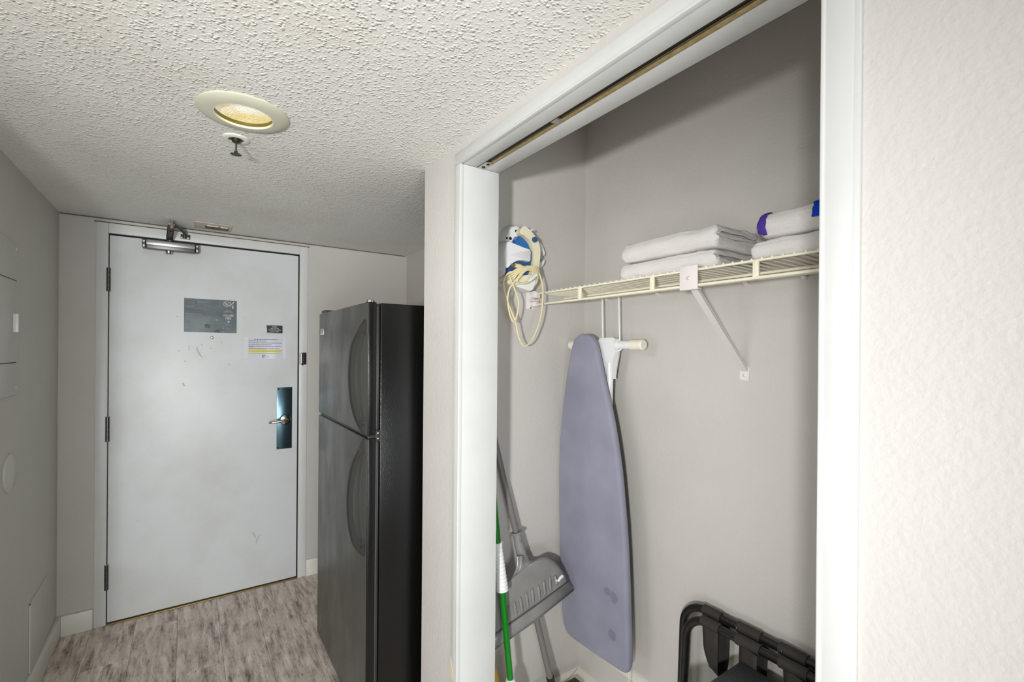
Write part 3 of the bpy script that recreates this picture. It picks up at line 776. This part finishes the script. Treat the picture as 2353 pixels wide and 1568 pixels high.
disc((XB-.004, .817, 1.372), .005, 0, -.002, 'screw_light', 'screw', bf, 12)
for y in (1.155, .640, .40, 1.42, .812+.0):
    m = MB(); m.lathe([(.009, 0), (.009, -.010), (.006, -.014)], (XB, y, 1.666), 0, 14); m.box(XB-.022, XB, y-.004, y+.004, 1.668, 1.682, .002); m.build('wall_clip', 'bracket_white', ws)

# ------------------------------------------------------------ towels
def towel(name, y0, y1, xf, xb, z0, z1, label, seed, layers=4, stripes=(), droop=0):
    """terry towel folded flat: a thick ribbon wound in the XZ plane and swept along Y"""
    root = thing(name, ((xf+xb)/2, (y0+y1)/2, z0), label, 'towel', 'folded towels on the wire shelf')
    hgt = z1-z0; th = hgt/(layers+.15)
    rn = random.Random(seed)
    # outer wrap closed at the front, inner folds seen from the near end
    def ribbon(path, t, ya, yb, nm, mat, ny=30, jit=.0022):
        P = smooth_path([(x, 0, z) for x, z in path], 7); n = len(P)
        left, right = [], []
        for i, p in enumerate(P):
            tg = (P[min(i+1, n-1)]-P[max(i-1, 0)]).normalized(); nr = Vector((-tg.z, 0, tg.x))*t/2
            left.append(p+nr); right.append(p-nr)
        ring = left+[P[-1]+(P[-1]-P[-2]).normalized()*t*.35]+list(reversed(right))+[P[0]-(P[1]-P[0]).normalized()*t*.35]
        mb = MB(); rows_ = []
        for k in range(ny+1):
            u = .5-.5*math.cos(math.pi*k/ny); y = ya+(yb-ya)*u
            e1, e0 = (1-u)*(yb-ya), u*(yb-ya)
            sh = max(1-math.sqrt(max(0, 1-(1-min(1, e1/.022))**2)), .5*(1-min(1, e0/.010))**2)
            row = []
            for p in ring:
                nx = noise.noise_vector(Vector((p.x*22+seed, y*22, p.z*30)))*jit*2+noise.noise_vector(Vector((p.x*120, y*120+seed, p.z*120)))*jit*.6
                wob = .006*noise.noise(Vector((y*7+seed*3.1, p.x*5, 0)))
                cx, cz = (xf+xb)/2, (z0+z1)/2
                f = max(0, (p.z-z0)/hgt)
                dy = noise.noise(Vector((p.x*16, p.z*60, seed*1.7)))*.012*(1 if k in (0, ny) else (.6 if k in (1, ny-1) else 0))
                row.append((p.x+(cx-p.x)*sh*.10+nx.x, y+nx.y+dy, max(z0, p.z+(cz-p.z)*sh*.55+nx.z*.7+wob*f+droop*f*u)))
            rows_.append(row)
        V = mb.sheet(rows_, True); mb.bm.faces.new(V[0]); mb.bm.faces.new(list(reversed(V[-1])))
        return mb.build(nm, mat, root, angle=70)
    h = th/2
    r = hgt/2-h
    zc = (z0+z1)/2
    wrap = [(xb-.004, z0+h), ((xf+xb)/2, z0+h), (xf+r+h, z0+h), (xf+h+r*.25, z0+h+r*.35), (xf+h, zc), (xf+h+r*.25, z1-h-r*.35), (xf+r+h, z1-h), ((xf+xb)/2, z1-h), (xb-.02, z1-h)]
    ribbon(wrap, th, y0, y1, 'outer_fold', 'terry')
    ni = layers-2
    for i in range(ni):
        z = z0+th*(1.5+i)+.001
        ribbon([(xb-.012*i, z), ((xf+xb)/2, z+.002*rn.uniform(-1, 1)), (xf+th*1.3+.01*i, z)], th*.96, y0+.004+.008*rn.random(), y1-.004, 'inner_fold', 'terry', 16)
    for (ya, yb, mat, nm, i0, i1) in stripes:
        P = smooth_path([(x, 0, z) for x, z in wrap], 7); n = len(P); rows_ = []
        for k in range(7):
            y = ya+(yb-ya)*k/6; row = []
            for i in range(i0, i1):
                p = P[i]; tg = (P[min(i+1, n-1)]-P[max(i-1, 0)]).normalized(); nr = Vector((-tg.z, 0, tg.x))
                if (p+nr-Vector((xf+.1, 0, zc))).length < (p-nr-Vector((xf+.1, 0, zc))).length: nr = -nr
                u = (y-y0)/(y1-y0)
                wob = .006*noise.noise(Vector((y*7+seed*3.1, p.x*5, 0)))*max(0, (p.z-z0)/hgt)
                nx = noise.noise_vector(Vector((p.x*140, y*140, p.z*140)))*.0015
                off = nr*(th/2+.0042)
                sh = 1-math.sqrt(max(0, 1-(1-min(1, max(0, y1-y)/.022))**2))
                px_, pz_ = p.x+((xf+xb)/2-p.x)*sh*.10, p.z+(zc-p.z)*sh*.55
                row.append((px_+off.x+nx.x, y+nx.y*2, pz_+off.z*(1-.55*sh)+wob+nx.z))
            rows_.append(row)
        mb = MB(); mb.sheet(rows_)
        o = mb.build(nm, mat, root); sd_ = o.modifiers.new('thickness', 'SOLIDIFY'); sd_.thickness = .003; sd_.offset = -1
    return root
TZ = ST+.0055
towel('folded_towel', .750, 1.100, 1.196, 1.44, TZ, TZ+.052, 'plain white folded towel at the bottom of the stack left of the brace clip', 3, 4)
towel('folded_towel', .745, 1.094, 1.192, 1.44, TZ+.056, TZ+.121, 'plain white folded towel on top of the stack left of the brace clip', 11, 4)
towel('folded_towel', .27, .652, 1.200, 1.44, TZ, TZ+.050, 'white folded towel under the purple and blue striped one', 23, 3)
towel('folded_towel', .27, .640, 1.204, 1.44, TZ+.054, TZ+.119, 'white folded towel with purple and blue stripes on top of the right stack', 31, 3,
      stripes=((.614, .6395, 'terry_purple', 'purple_stripe', 20, 46), (.462, .506, 'terry_blue', 'blue_stripe', 26, 44)))

# ------------------------------------------------------------ iron caddy and iron on the far closet wall
cy_ = YF
cad = thing('iron_holder', (1.07, YF, 1.69), 'white plastic iron holder screwed to the closet far wall', 'holder')
outl = [(.984, 1.800), (.985, 1.834), (.990, 1.865), (1.000, 1.895), (1.018, 1.922), (1.040, 1.935), (1.062, 1.935), (1.078, 1.926), (1.110, 1.905), (1.128, 1.86), (1.134, 1.81), (1.130, 1.75), (1.118, 1.700), (1.070, 1.690), (1.025, 1.695), (.998, 1.725), (.987, 1.765)]
m = MB(); m.dome(to_depth(outl, 1.52, 1.5), 1, YF, YF-.058, .12, 8); m.build('back_shell', 'white_plastic', cad)
for x, z, r in ((1.057, 1.912, .0062), (1.030, 1.880, .0066), (1.014, 1.879, .0038)): disc((x, YF-.056, z), r, 1, -.0040, 'screw_dark', 'screw_hole', cad, 18)
band = [(1.003, 1.866), (1.040, 1.862), (1.085, 1.853), (1.121, 1.846), (1.124, 1.822), (1.120, 1.797), (1.085, 1.797), (1.050, 1.790), (1.020, 1.772), (1.000, 1.755), (.990, 1.775), (.986, 1.810), (.990, 1.842)]
m = MB(); m.dome(to_depth(band, 1.468, 1.5), 1, YF-.02, YF-.108, .13, 9); m.build('front_band', 'white_plastic', cad)
cup = [(.992, 1.760), (.990, 1.740), (1.000, 1.715), (1.020, 1.697), (1.070, 1.690), (1.124, 1.681), (1.140, 1.692), (1.149, 1.712), (1.151, 1.735), (1.120, 1.728), (1.080, 1.722), (1.045, 1.720), (1.020, 1.735), (1.010, 1.755)]
m = MB(); m.dome(to_depth(cup, 1.49, 1.5), 1, YF-.005, YF-.078, .06, 6); m.build('bottom_cup', 'white_plastic', cad)
for pts in ([(1.150, 1.875), (1.158, 1.882), (1.168, 1.872), (1.176, 1.858), (1.183, 1.842), (1.184, 1.833), (1.178, 1.832), (1.170, 1.842), (1.160, 1.850), (1.150, 1.853)],
            [(1.148, 1.775), (1.160, 1.778), (1.172, 1.788), (1.181, 1.803), (1.184, 1.813), (1.178, 1.814), (1.170, 1.806), (1.160, 1.800), (1.148, 1.797)]):
    m = MB(); m.prism(to_depth([(x+.008, z) for x, z in pts], 1.535, 1.5, 3), 1, YF-.036, YF-.018, .003); m.build('board_hook', 'white_plastic', cad)

ir = thing('clothes_iron', (1.09, YF-.06, 1.70), 'blue and cream clothes iron with wrapped cord standing in the wall holder', 'iron')
tank = [(1.040, 1.850), (1.050, 1.872), (1.066, 1.898), (1.085, 1.892), (1.105, 1.877), (1.118, 1.858), (1.128, 1.83), (1.127, 1.79), (1.118, 1.760), (1.105, 1.742), (1.06, 1.735), (1.025, 1.728), (1.008, 1.735), (1.012, 1.762), (1.035, 1.785)]
m = MB(); m.dome(to_depth(tank, 1.478, 1.5), 1, YF-.030, YF-.088, .08, 6); m.build('water_tank', 'blue_tank', ir)
m = MB(); m.dome(to_depth([(1.012, 1.762), (1.035, 1.785), (1.07, 1.797), (1.119, 1.797), (1.118, 1.770), (1.10, 1.75), (1.06, 1.742), (1.018, 1.737)], 1.476, 1.5), 1, YF-.06, YF-.0915, .06, 4); m.build('lower_body', 'blue_dark', ir)
hd = [(1.064, 1.905), (1.078, 1.932), (1.092, 1.930), (1.117, 1.916), (1.136, 1.899), (1.152, 1.880), (1.160, 1.858), (1.1625, 1.835), (1.159, 1.800), (1.154, 1.770), (1.150, 1.735), (1.128, 1.735), (1.123, 1.765), (1.128, 1.80), (1.130, 1.83), (1.124, 1.856), (1.112, 1.876), (1.090, 1.893)]
m = MB(); m.prism(to_depth(hd, 1.484, 1.5, 3), 1, YF-.026, YF-.094, .0035, 3); m.build('handle', 'cream_plastic', ir)
heel = [(1.012, 1.712), (1.030, 1.728), (1.060, 1.738), (1.100, 1.745), (1.132, 1.748), (1.140, 1.730), (1.120, 1.716), (1.080, 1.704), (1.040, 1.698), (1.018, 1.702)]
m = MB(); m.dome(to_depth(heel, 1.472, 1.5), 1, YF-.05, YF-.097, .10, 5); m.build('heel', 'cream_plastic', ir)
m = MB(); m.lathe([(.011, 0), (.011, -.010), (.008, -.014)], (1.118, YF-.092, 1.880), 1, 18); m.build('steam_button', 'blue_dark', ir)
m = MB(); m.dome([(1.140, 1.885), (1.149, 1.889), (1.156, 1.882), (1.157, 1.870), (1.150, 1.862), (1.142, 1.868)], 1, YF-.03, YF-.076, .2, 4); m.build('dial', 'cream_plastic', ir)
m = MB(); m.prism([(1.150, 1.862), (1.166, 1.862), (1.160, 1.842), (1.150, 1.838)], 1, YF-.070, YF-.04, .002); m.build('spray_nozzle', 'cream_plastic', ir)
m = MB(); m.lathe([(.004, 0), (.004, -.006)], (1.105, YF-.092, 1.917), 1, 10); m.build('side_button', 'white_plastic', ir)
cyd = YF-.106
# wrapped cord coils round the lower part of the iron
m = MB()
for k in range(4):
    o = .0065*k
    m.tube(smooth_path([(.990+o*.5, YF-.045, 1.722-o*.3), (.996+o*.6, cyd+.002, 1.734-o), (1.030, cyd-.010-.001*k, 1.757-o*.9), (1.075, cyd-.014, 1.768-o*.7), (1.115, cyd-.010, 1.768-o), (1.138-o*.3, cyd+.006, 1.752-o), (1.148-o*.2, YF-.07, 1.724-o*.8), (1.146-o*.4, YF-.05, 1.705)], 6), .0033, 8)
m.tube(smooth_path([(1.100, cyd-.012, 1.762), (1.060, cyd-.016, 1.750), (1.035, cyd-.016, 1.728), (1.020, cyd-.012, 1.708), (1.035, cyd-.010, 1.700), (1.062, cyd-.010, 1.703), (1.080, cyd-.012, 1.714)], 6), .0033, 8)
# hanging loops
m.tube(smooth_path([(1.138, cyd+.004, 1.752), (1.150, cyd+.004, 1.722), (1.156, cyd+.002, 1.69), (1.153, cyd, 1.64), (1.147, cyd, 1.59), (1.133, cyd, 1.545), (1.105, cyd, 1.490), (1.082, cyd, 1.468), (1.062, cyd, 1.464), (1.047, cyd, 1.480), (1.034, cyd, 1.510), (1.022, cyd, 1.555), (1.004, cyd+.004, 1.598), (.985, cyd+.004, 1.640), (.974, cyd+.006, 1.675), (.972, cyd+.004, 1.708), (.985, cyd, 1.732), (1.000, cyd-.004, 1.742)], 6), .0033, 8)
m.tube(smooth_path([(.992, cyd-.002, 1.726), (1.006, cyd-.006, 1.692), (1.022, cyd-.008, 1.655), (1.031, cyd-.008, 1.625), (1.027, cyd-.006, 1.585), (1.019, cyd-.004, 1.558), (1.010, cyd-.004, 1.553), (.998, cyd-.002, 1.575), (.990, cyd, 1.610), (.987, cyd, 1.645), (.994, cyd-.004, 1.680), (1.016, cyd-.010, 1.708), (1.035, cyd-.014, 1.735), (1.07, cyd-.016, 1.762)], 6), .0033, 8)
m.build('power_cord', 'cord_cream', ir)
m = MB(); m.tube([(1.012, cyd-.012, 1.765), (1.030, cyd-.014, 1.764), (1.042, cyd-.014, 1.762), (1.060, cyd-.014, 1.762)], [.008, .0085, .006, .004], 12); pg = m.build('plug', 'cord_cream', ir)
m = MB(); m.box(.996, 1.013, cyd-.014, cyd-.012, 1.763, 1.770); m.box(.998, 1.013, cyd-.009, cyd-.007, 1.759, 1.766); m.build('plug_blade', 'threshold_brass', pg)
m = MB(); m.tube([(1.074, cyd-.012, 1.712), (1.090, cyd-.011, 1.722), (1.114, cyd-.009, 1.740)], [.0045, .0065, .0075], 12)
for k in range(4): m.lathe([(.0078, -.0016), (.0078, .0016)], (1.083+k*.008, cyd-.0115+k*.0006, 1.7185+k*.006), 0, 12)
m.build('strain_relief', 'white_plastic', ir)

# ------------------------------------------------------------ ironing board hanging by the rear wall
BX = 1.326
out = [(1.47, 1.486), (1.491, 1.423), (1.513, 1.324), (1.531, 1.224), (1.543, 1.123), (1.551, 1.041), (1.554, .97), (1.554, .87), (1.552, .771), (1.548, .672), (1.544, .574), (1.538, .478), (1.532, .381), (1.524, .305), (1.508, .265), (1.475, .247), (1.387, .248), (1.285, .252), (1.214, .256), (1.178, .261), (1.162, .276), (1.156, .307), (1.157, .381), (1.161, .463), (1.165, .545), (1.17, .627), (1.179, .75), (1.193, .874), (1.211, 1.006), (1.235, 1.123), (1.257, 1.207), (1.278, 1.275), (1.304, 1.354), (1.326, 1.425), (1.343, 1.478), (1.369, 1.506), (1.408, 1.516), (1.443, 1.509)]
out = smooth_closed(out, 3)
ib = thing('ironing_board', (1.36, 1.35, .25), 'ironing board with grey blue cover hanging upright in the closet corner', 'ironing board')
n = len(out); cyy, czz = 1.355, .80
def inset(d):
    r = []
    for i in range(n):
        a, b, c2 = Vector(out[i-1]), Vector(out[i]), Vector(out[(i+1) % n])
        t = (c2-a).normalized(); nr = Vector((-t.y, t.x))
        if nr.dot(Vector((cyy, czz))-b) < 0: nr = -nr
        r.append(b+nr*d)
    return r
m = MB(); rings = []
for d, x in ((.016, BX+.030), (.004, BX+.028), (0, BX+.020), (.0005, BX+.010), (.004, BX+.003), (.009, BX), (.014, BX-.0005)):
    rings.append([(x, p.x, p.y) for p in inset(d)])
V = m.sheet(rings, True)
m.bm.faces.new(V[0]); m.bm.faces.new(list(reversed(V[-1])))
bc = m.build('cover', 'board_fabric', ib, angle=75)
m = MB(); m.prism([tuple(p) for p in inset(.014)], 0, BX+.0285, BX+.034); m.build('steel_top', 'underside_grey', ib)
# folded legs behind
m = MB(); m.tube([(1.392, 1.290, 1.470), (1.392, 1.535, 1.470)], .0165, 18); m.tube([(1.392, 1.200, 1.470), (1.392, 1.31, 1.470)], .0170, 18); ft = m.build('foot_bar', 'white_paint_metal', ib)
for ya, yb in ((1.210, 1.152), (1.520, 1.553)):
    m = MB(); m.tube([(1.392, ya, 1.470), (1.392, yb+(.004 if yb < ya else -.004), 1.470), (1.392, yb, 1.470)], [.0205, .0205, .017], 20); m.build('foot_cap', 'cap_cream', ft)
m = MB(); m.prism([(1.375, 1.488), (1.366, 1.498), (1.296, 1.500), (1.284, 1.494), (1.276, 1.474), (1.278, 1.456), (1.288, 1.425), (1.297, 1.385), (1.300, 1.335), (1.330, 1.335), (1.345, 1.420), (1.370, 1.450)], 0, 1.374, 1.410, .005, 3); m.lathe([(.0235, -.006), (.0235, .006)], (1.392, 1.282, 1.470), 1, 20); m.build('leg_bracket', 'white_paint_metal', ib)
m = MB(); m.tube([(1.385, 1.312, 1.40), (1.378, 1.318, 1.0), (1.372, 1.33, .55), (1.368, 1.335, .34)], .014, 14); m.build('leg', 'white_paint_metal', ib)
m = MB(); m.tube([(1.392, 1.300, .40), (1.392, 1.305, .75), (1.390, 1.318, 1.05)], .010, 12); m.build('leg', 'underside_grey', ib)
m = MB(); m.tube(smooth_path([(1.372, 1.290, 1.452), (1.372, 1.278, 1.446), (1.376, 1.262, 1.447), (1.384, 1.255, 1.453)], 5), .003, 8); m.build('spring_clip', 'white_paint_metal', ib)
m = MB(); m.tube([(BX+.031, 1.180, .262), (BX+.030, 1.178, .21), (BX+.034, 1.180, .16)], .0016, 6); m.build('tie_string', 'cap_cream', ib)
hg = thing('board_hanger', (1.392, 1.32, 1.66), 'two thin white hanger rods hooked under the wire shelf above the ironing board', 'hanger')
for y in (1.366, 1.276):
    m = MB(); m.tube(smooth_path([(1.392, y-.006, 1.486), (1.392, y-.003, 1.55), (1.392, y, 1.66), (1.395, y, 1.686), (1.402, y, 1.690), (1.408, y, 1.684)], 5), .0028, 8); m.build('rod', 'white_paint_metal', hg)

# ------------------------------------------------------------ broom with dustpan, mop, yellow tool
br = thing('broom', (1.235, 1.45, CF), 'grey handled broom leaning on the closet far wall behind the dustpan', 'broom')
A, B = Vector((.900, 1.545, 1.42)), Vector((1.226, 1.452, .06))
def onb(t): return A+(B-A)*t
m = MB(); m.tube([A, B], .0125, 16); m.build('handle', 'handle_grey', br)
m = MB(); m.tube([onb(.945), onb(.96), onb(1.0)], [.0160, .0165, .019], 16); m.build('socket', 'black_plastic', br)
m = MB(); m.box(1.16, 1.36, 1.425, 1.475, .045, .068, .006); m.build('head_block', 'black_plastic', br)
m = MB()
for k in range(34):
    x = 1.165+k*.0057
    for j in range(3): m.tube([(x, 1.432+j*.018, .046), (x+random.uniform(-.006, .010), 1.432+j*.018+random.uniform(-.005, .005), CF+.001)], .0026, 5)
m.build('bristles', 'handle_grey', br)['kind'] = 'stuff'

dp = thing('dustpan', (1.14, 1.43, .55), 'grey ribbed plastic dustpan clipped on the broom handle', 'dustpan')
yd = 1.452
ax = (B-A).normalized()
def at_z(z): return onb((z-A.z)/(B.z-A.z))
# collar
p1, p0 = at_z(.640), at_z(.735)
off = Vector((0, -.002, 0))
m = MB(); m.tube([p0+off, p0+off+ax*.006, p0+off+ax*.007, p1+off, p1+off+ax*.03], [.0215, .0215, .0170, .0205, .024], 20); m.build('collar', 'pan_grey', dp)
m = MB(); m.tube([p0+off+Vector((.022*math.cos(t)+.002, -.022*math.sin(t)*.9, .004*math.cos(t))) for t in [math.radians(d) for d in range(-20, 201, 20)]], .0042, 8); m.build('clip_ring', 'pan_grey', dp)
disc((p0.x+.006, p0.y-.024, p0.z-.030), .0042, 1, -.002, 'handle_grey', 'rivet', dp, 12)
# pan: height-field between outline and lip, facing the hall (-Y)
def PV(x, z, y, base=1.47):
    """outline points were measured on the plane Y=base: bring them to their own depth"""
    k = y/base
    return (max(x*k, .868), y, CAMZ-(CAMZ-z)*k)
tl = [(1.048, .655), (1.046, .630), (1.040, .605), (1.022, .580), (.995, .566), (.966, .555), (.935, .540), (.905, .515), (.900, .455), (.900, .372)]
trr = [(1.102, .645), (1.108, .628), (1.120, .620), (1.140, .618), (1.170, .622), (1.205, .612), (1.240, .588), (1.272, .552), (1.300, .512), (1.312, .484)]
def pan_y(u, v):
    """relief: central spine near the collar that fades into a flat pan, raised right shoulder"""
    yb = 1.476-.052*v
    spine = .016*math.exp(-((u-.42)/.24)**2)*max(0, 1-v*1.35)
    right = .012*math.exp(-((u-.80)/.16)**2)*math.exp(-((v-.42)/.25)**2)
    rim = .010*(1-min(1, min(u, 1-u)/.06))*min(1, v*5)
    return yb-spine-right+rim
NU = 36
Lp = smooth_path([(x, 0, z) for x, z in tl], 4); Rp = smooth_path([(x, 0, z) for x, z in trr], 4)
rows_ = []
for j in range(len(Lp)):
    v = j/(len(Lp)-1); row = []
    for i in range(NU+1):
        u = i/NU; p = Lp[j].lerp(Rp[j], u)
        row.append(PV(p.x, p.z, pan_y(u, v)))
    rows_.append(row)
m = MB(); m.sheet(rows_); o = m.build('pan_body', 'pan_grey', dp, angle=80)
s_ = o.modifiers.new('thickness', 'SOLIDIFY'); s_.thickness = .0035; s_.offset = 1
def strip(nm, pts0, pts1, ya, yb, th, mat):
    rows_ = []
    for k in range(4):
        v = k/3; y = ya+(yb-ya)*v
        rows_.append([PV(p[0]*(1-v)+q[0]*v, p[1]*(1-v)+q[1]*v, y, 1.405) for p, q in zip(pts0, pts1)])
    mm = MB(); mm.sheet(rows_); oo = mm.build(nm, mat, dp)
    s2 = oo.modifiers.new('thickness', 'SOLIDIFY'); s2.thickness = th; s2.offset = 0
    return oo
grv = [(.855, .416), (.961, .445), (1.094, .479), (1.252, .526)]
edg = [(.855, .367), (.914, .382), (1.094, .424), (1.283, .484)]
strip('lip', grv, edg, 1.424, 1.413, .004, 'pan_grey')
strip('lip_edge', edg, [(x, z-.004) for x, z in edg], 1.413, 1.411, .006, 'handle_grey')
strip('groove', [(x, z+.003) for x, z in grv], [(x, z-.001) for x, z in grv], 1.4218, 1.4215, .001, 'smoke_dark')
for (x0, z0, x1, z1) in ((1.188, .568, 1.198, .528), (1.160, .576, 1.167, .513), (1.130, .567, 1.140, .504), (1.104, .558, 1.113, .495), (1.075, .553, 1.084, .490), (1.047, .545, 1.058, .480), (1.019, .537, 1.031, .475), (.993, .529, 1.003, .465), (.967, .521, .974, .460)):
    P = [PV(x0+(x1-x0)*t, z0+(z1-z0)*t, y, 1.408) for t, y in ((0, 1.435), (.15, 1.428), (.5, 1.424), (.85, 1.420), (1, 1.424))]
    m = MB(); m.tube(P, [.003, .0052, .0056, .0056, .0035], 8); m.build('rib', 'pan_grey', dp)
m = MB(); m.tube(smooth_path([PV(x, z, 1.4165, 1.408) for x, z in ((1.196, .546), (1.206, .543), (1.216, .551), (1.228, .556))], 5), [.004]*5+[.0055]*5+[.006]*6, 8); m.build('paint_smear', 'white_plastic', dp)

mp = thing('mop', (.95, 1.375, CF), 'green pole twist mop with white ribbed sleeve half hidden by the closet jamb', 'mop')
A2, B2 = Vector((.878, 1.415, 1.16)), Vector((.9625, 1.376, .230))
def onm(z): return A2+(B2-A2)*((z-A2.z)/(B2.z-A2.z))
m = MB(); m.tube([A2, B2], .0110, 16); m.build('pole', 'mop_green', mp)
m = MB(); P = []; Rr = []
for k in range(41):
    t = k/40; z = .752-.160*t; P.append(onm(z)); Rr.append((.0145+.008*t)+(.0012*math.sin(k*1.9)))
P = [onm(.764), onm(.760)]+P; Rr = [.0180, .0180]+Rr
m.tube(P, Rr, 18); m.build('sleeve', 'white_plastic', mp)
m = MB()
m.tube([onm(.272), onm(.258), onm(.22), onm(.13)], [.015, .019, .025, .032], 16); m.build('head_collar', 'white_plastic', mp)
m = MB()
for k in range(26):
    a = k*2.4; r = .010+.012*random.random(); b0 = onm(.14)
    m.tube(smooth_path([(b0.x+r*math.cos(a), b0.y+r*math.sin(a), .14), (b0.x+1.4*r*math.cos(a), b0.y+1.2*r*math.sin(a), .08), (b0.x+1.8*r*math.cos(a), b0.y+1.4*r*math.sin(a), CF+.006)], 3), .006, 6)
m.build('strands', 'terry', mp)['kind'] = 'stuff'
yt = thing('yellow_container', (.924, 1.475, CF), 'yellow plastic container showing low behind the closet jamb beside the mop', 'container')
m = MB(); m.lathe([(.040, 0), (.043, .006), (.043, .19), (.038, .225), (.024, .250), (.020, .262), (.001, .262)], (.924, 1.475, CF), 2, 32); m.build('bottle', 'yellow_plastic', yt)
m = MB(); m.lathe([(.022, .258), (.022, .288), (.018, .294), (.001, .294)], (.924, 1.475, CF), 2, 24); m.build('cap', 'yellow_plastic', yt)

# ------------------------------------------------------------ folded luggage rack and black box
lr = thing('luggage_rack', (1.41, .72, CF), 'black folded luggage rack with webbing straps leaning on the closet rear wall', 'luggage rack')
def uframe(x, zt, yfar, ynear, r, lean, rad):
    P = [(x-lean, yfar+.010, CF+.012), (x-lean*.4, yfar+.006, .30), (x, yfar, zt-rad)]
    for k in range(1, 10):
        a = math.pi/2*k/9; P.append((x, yfar-rad+rad*math.cos(a), zt-rad+rad*math.sin(a)))
    P += [(x, (yfar+ynear)/2, zt)]
    for k in range(0, 10):
        a = math.pi/2*k/9; P.append((x, ynear+rad-rad*math.sin(a), zt-rad+rad*math.cos(a)))
    P += [(x-lean*.4, ynear-.006, .30), (x-lean, ynear-.010, CF+.012)]
    return P
for x, zt, yf, yn, ln, nm in ((1.432, .583, 1.002, .38, .0, 'rear_frame'), (1.394, .568, .965, .40, .01, 'front_frame')):
    m = MB(); m.tube(uframe(x, zt, yf, yn, .0135, ln, .085), .0135, 14); m.build(nm, 'rack_black', lr)
for k, (ya, yb) in enumerate(((.905, .842), (.787, .714), (.660, .585), (.53, .46))):
    for x, zt, dy, nm in ((1.432, .583, .018, 'strap_sleeve'), (1.394, .568, 0, 'strap_sleeve')):
        m = MB(); m.tube([(x, ya+dy, zt), (x, yb+dy, zt)], .0168, 18); m.build(nm, 'webbing', lr)
    # webbing hanging between the two bars
    yc, hw = (ya+yb)/2-.006, (ya-yb)/2*.86
    sag = (.150, .20, .15, .2)[k]; tw = (0, .035, -.02, 0)[k]
    rows_ = []
    N = 24
    for i in range(N+1):
        t = i/N; ang = math.pi*t
        z = .560-sag*math.sin(ang)**.4; x = 1.378+(1.446-1.378)*t
        yo = tw*math.sin(ang); wv_ = .010*math.sin(ang*2+k)
        rows_.append([(x+wv_*s, yc+yo+hw*s*(1-.12*math.sin(ang)), z+.006*s*math.sin(ang)) for s in (-1, -.5, 0, .5, 1)])
    m = MB(); m.sheet(rows_); o = m.build('strap', 'webbing', lr); s3 = o.modifiers.new('thickness', 'SOLIDIFY'); s3.thickness = .0018
for y in (.80, .665): disc((1.413, y, .584), .0028, 2, .006, 'aluminium_dark', 'rivet', lr, 10)
bx = thing('black_box', (1.20, .60, CF), 'dusty black box standing in front of the luggage rack straps', 'box')
m = MB(); m.box(1.05, 1.366, .40, .757, CF+.010, .482, .004); m.build('body', 'black_plastic', bx)
m = MB(); m.box(1.044, 1.370, .396, .764, .482, .519, .003); m.build('lid', 'dusty_black', bx)
for x in (1.08, 1.34):
    for y in (.43, .73):
        m = MB(); m.lathe([(.012, 0), (.014, .010)], (x, y, CF), 2, 14); m.build('foot', 'black_plastic', bx)
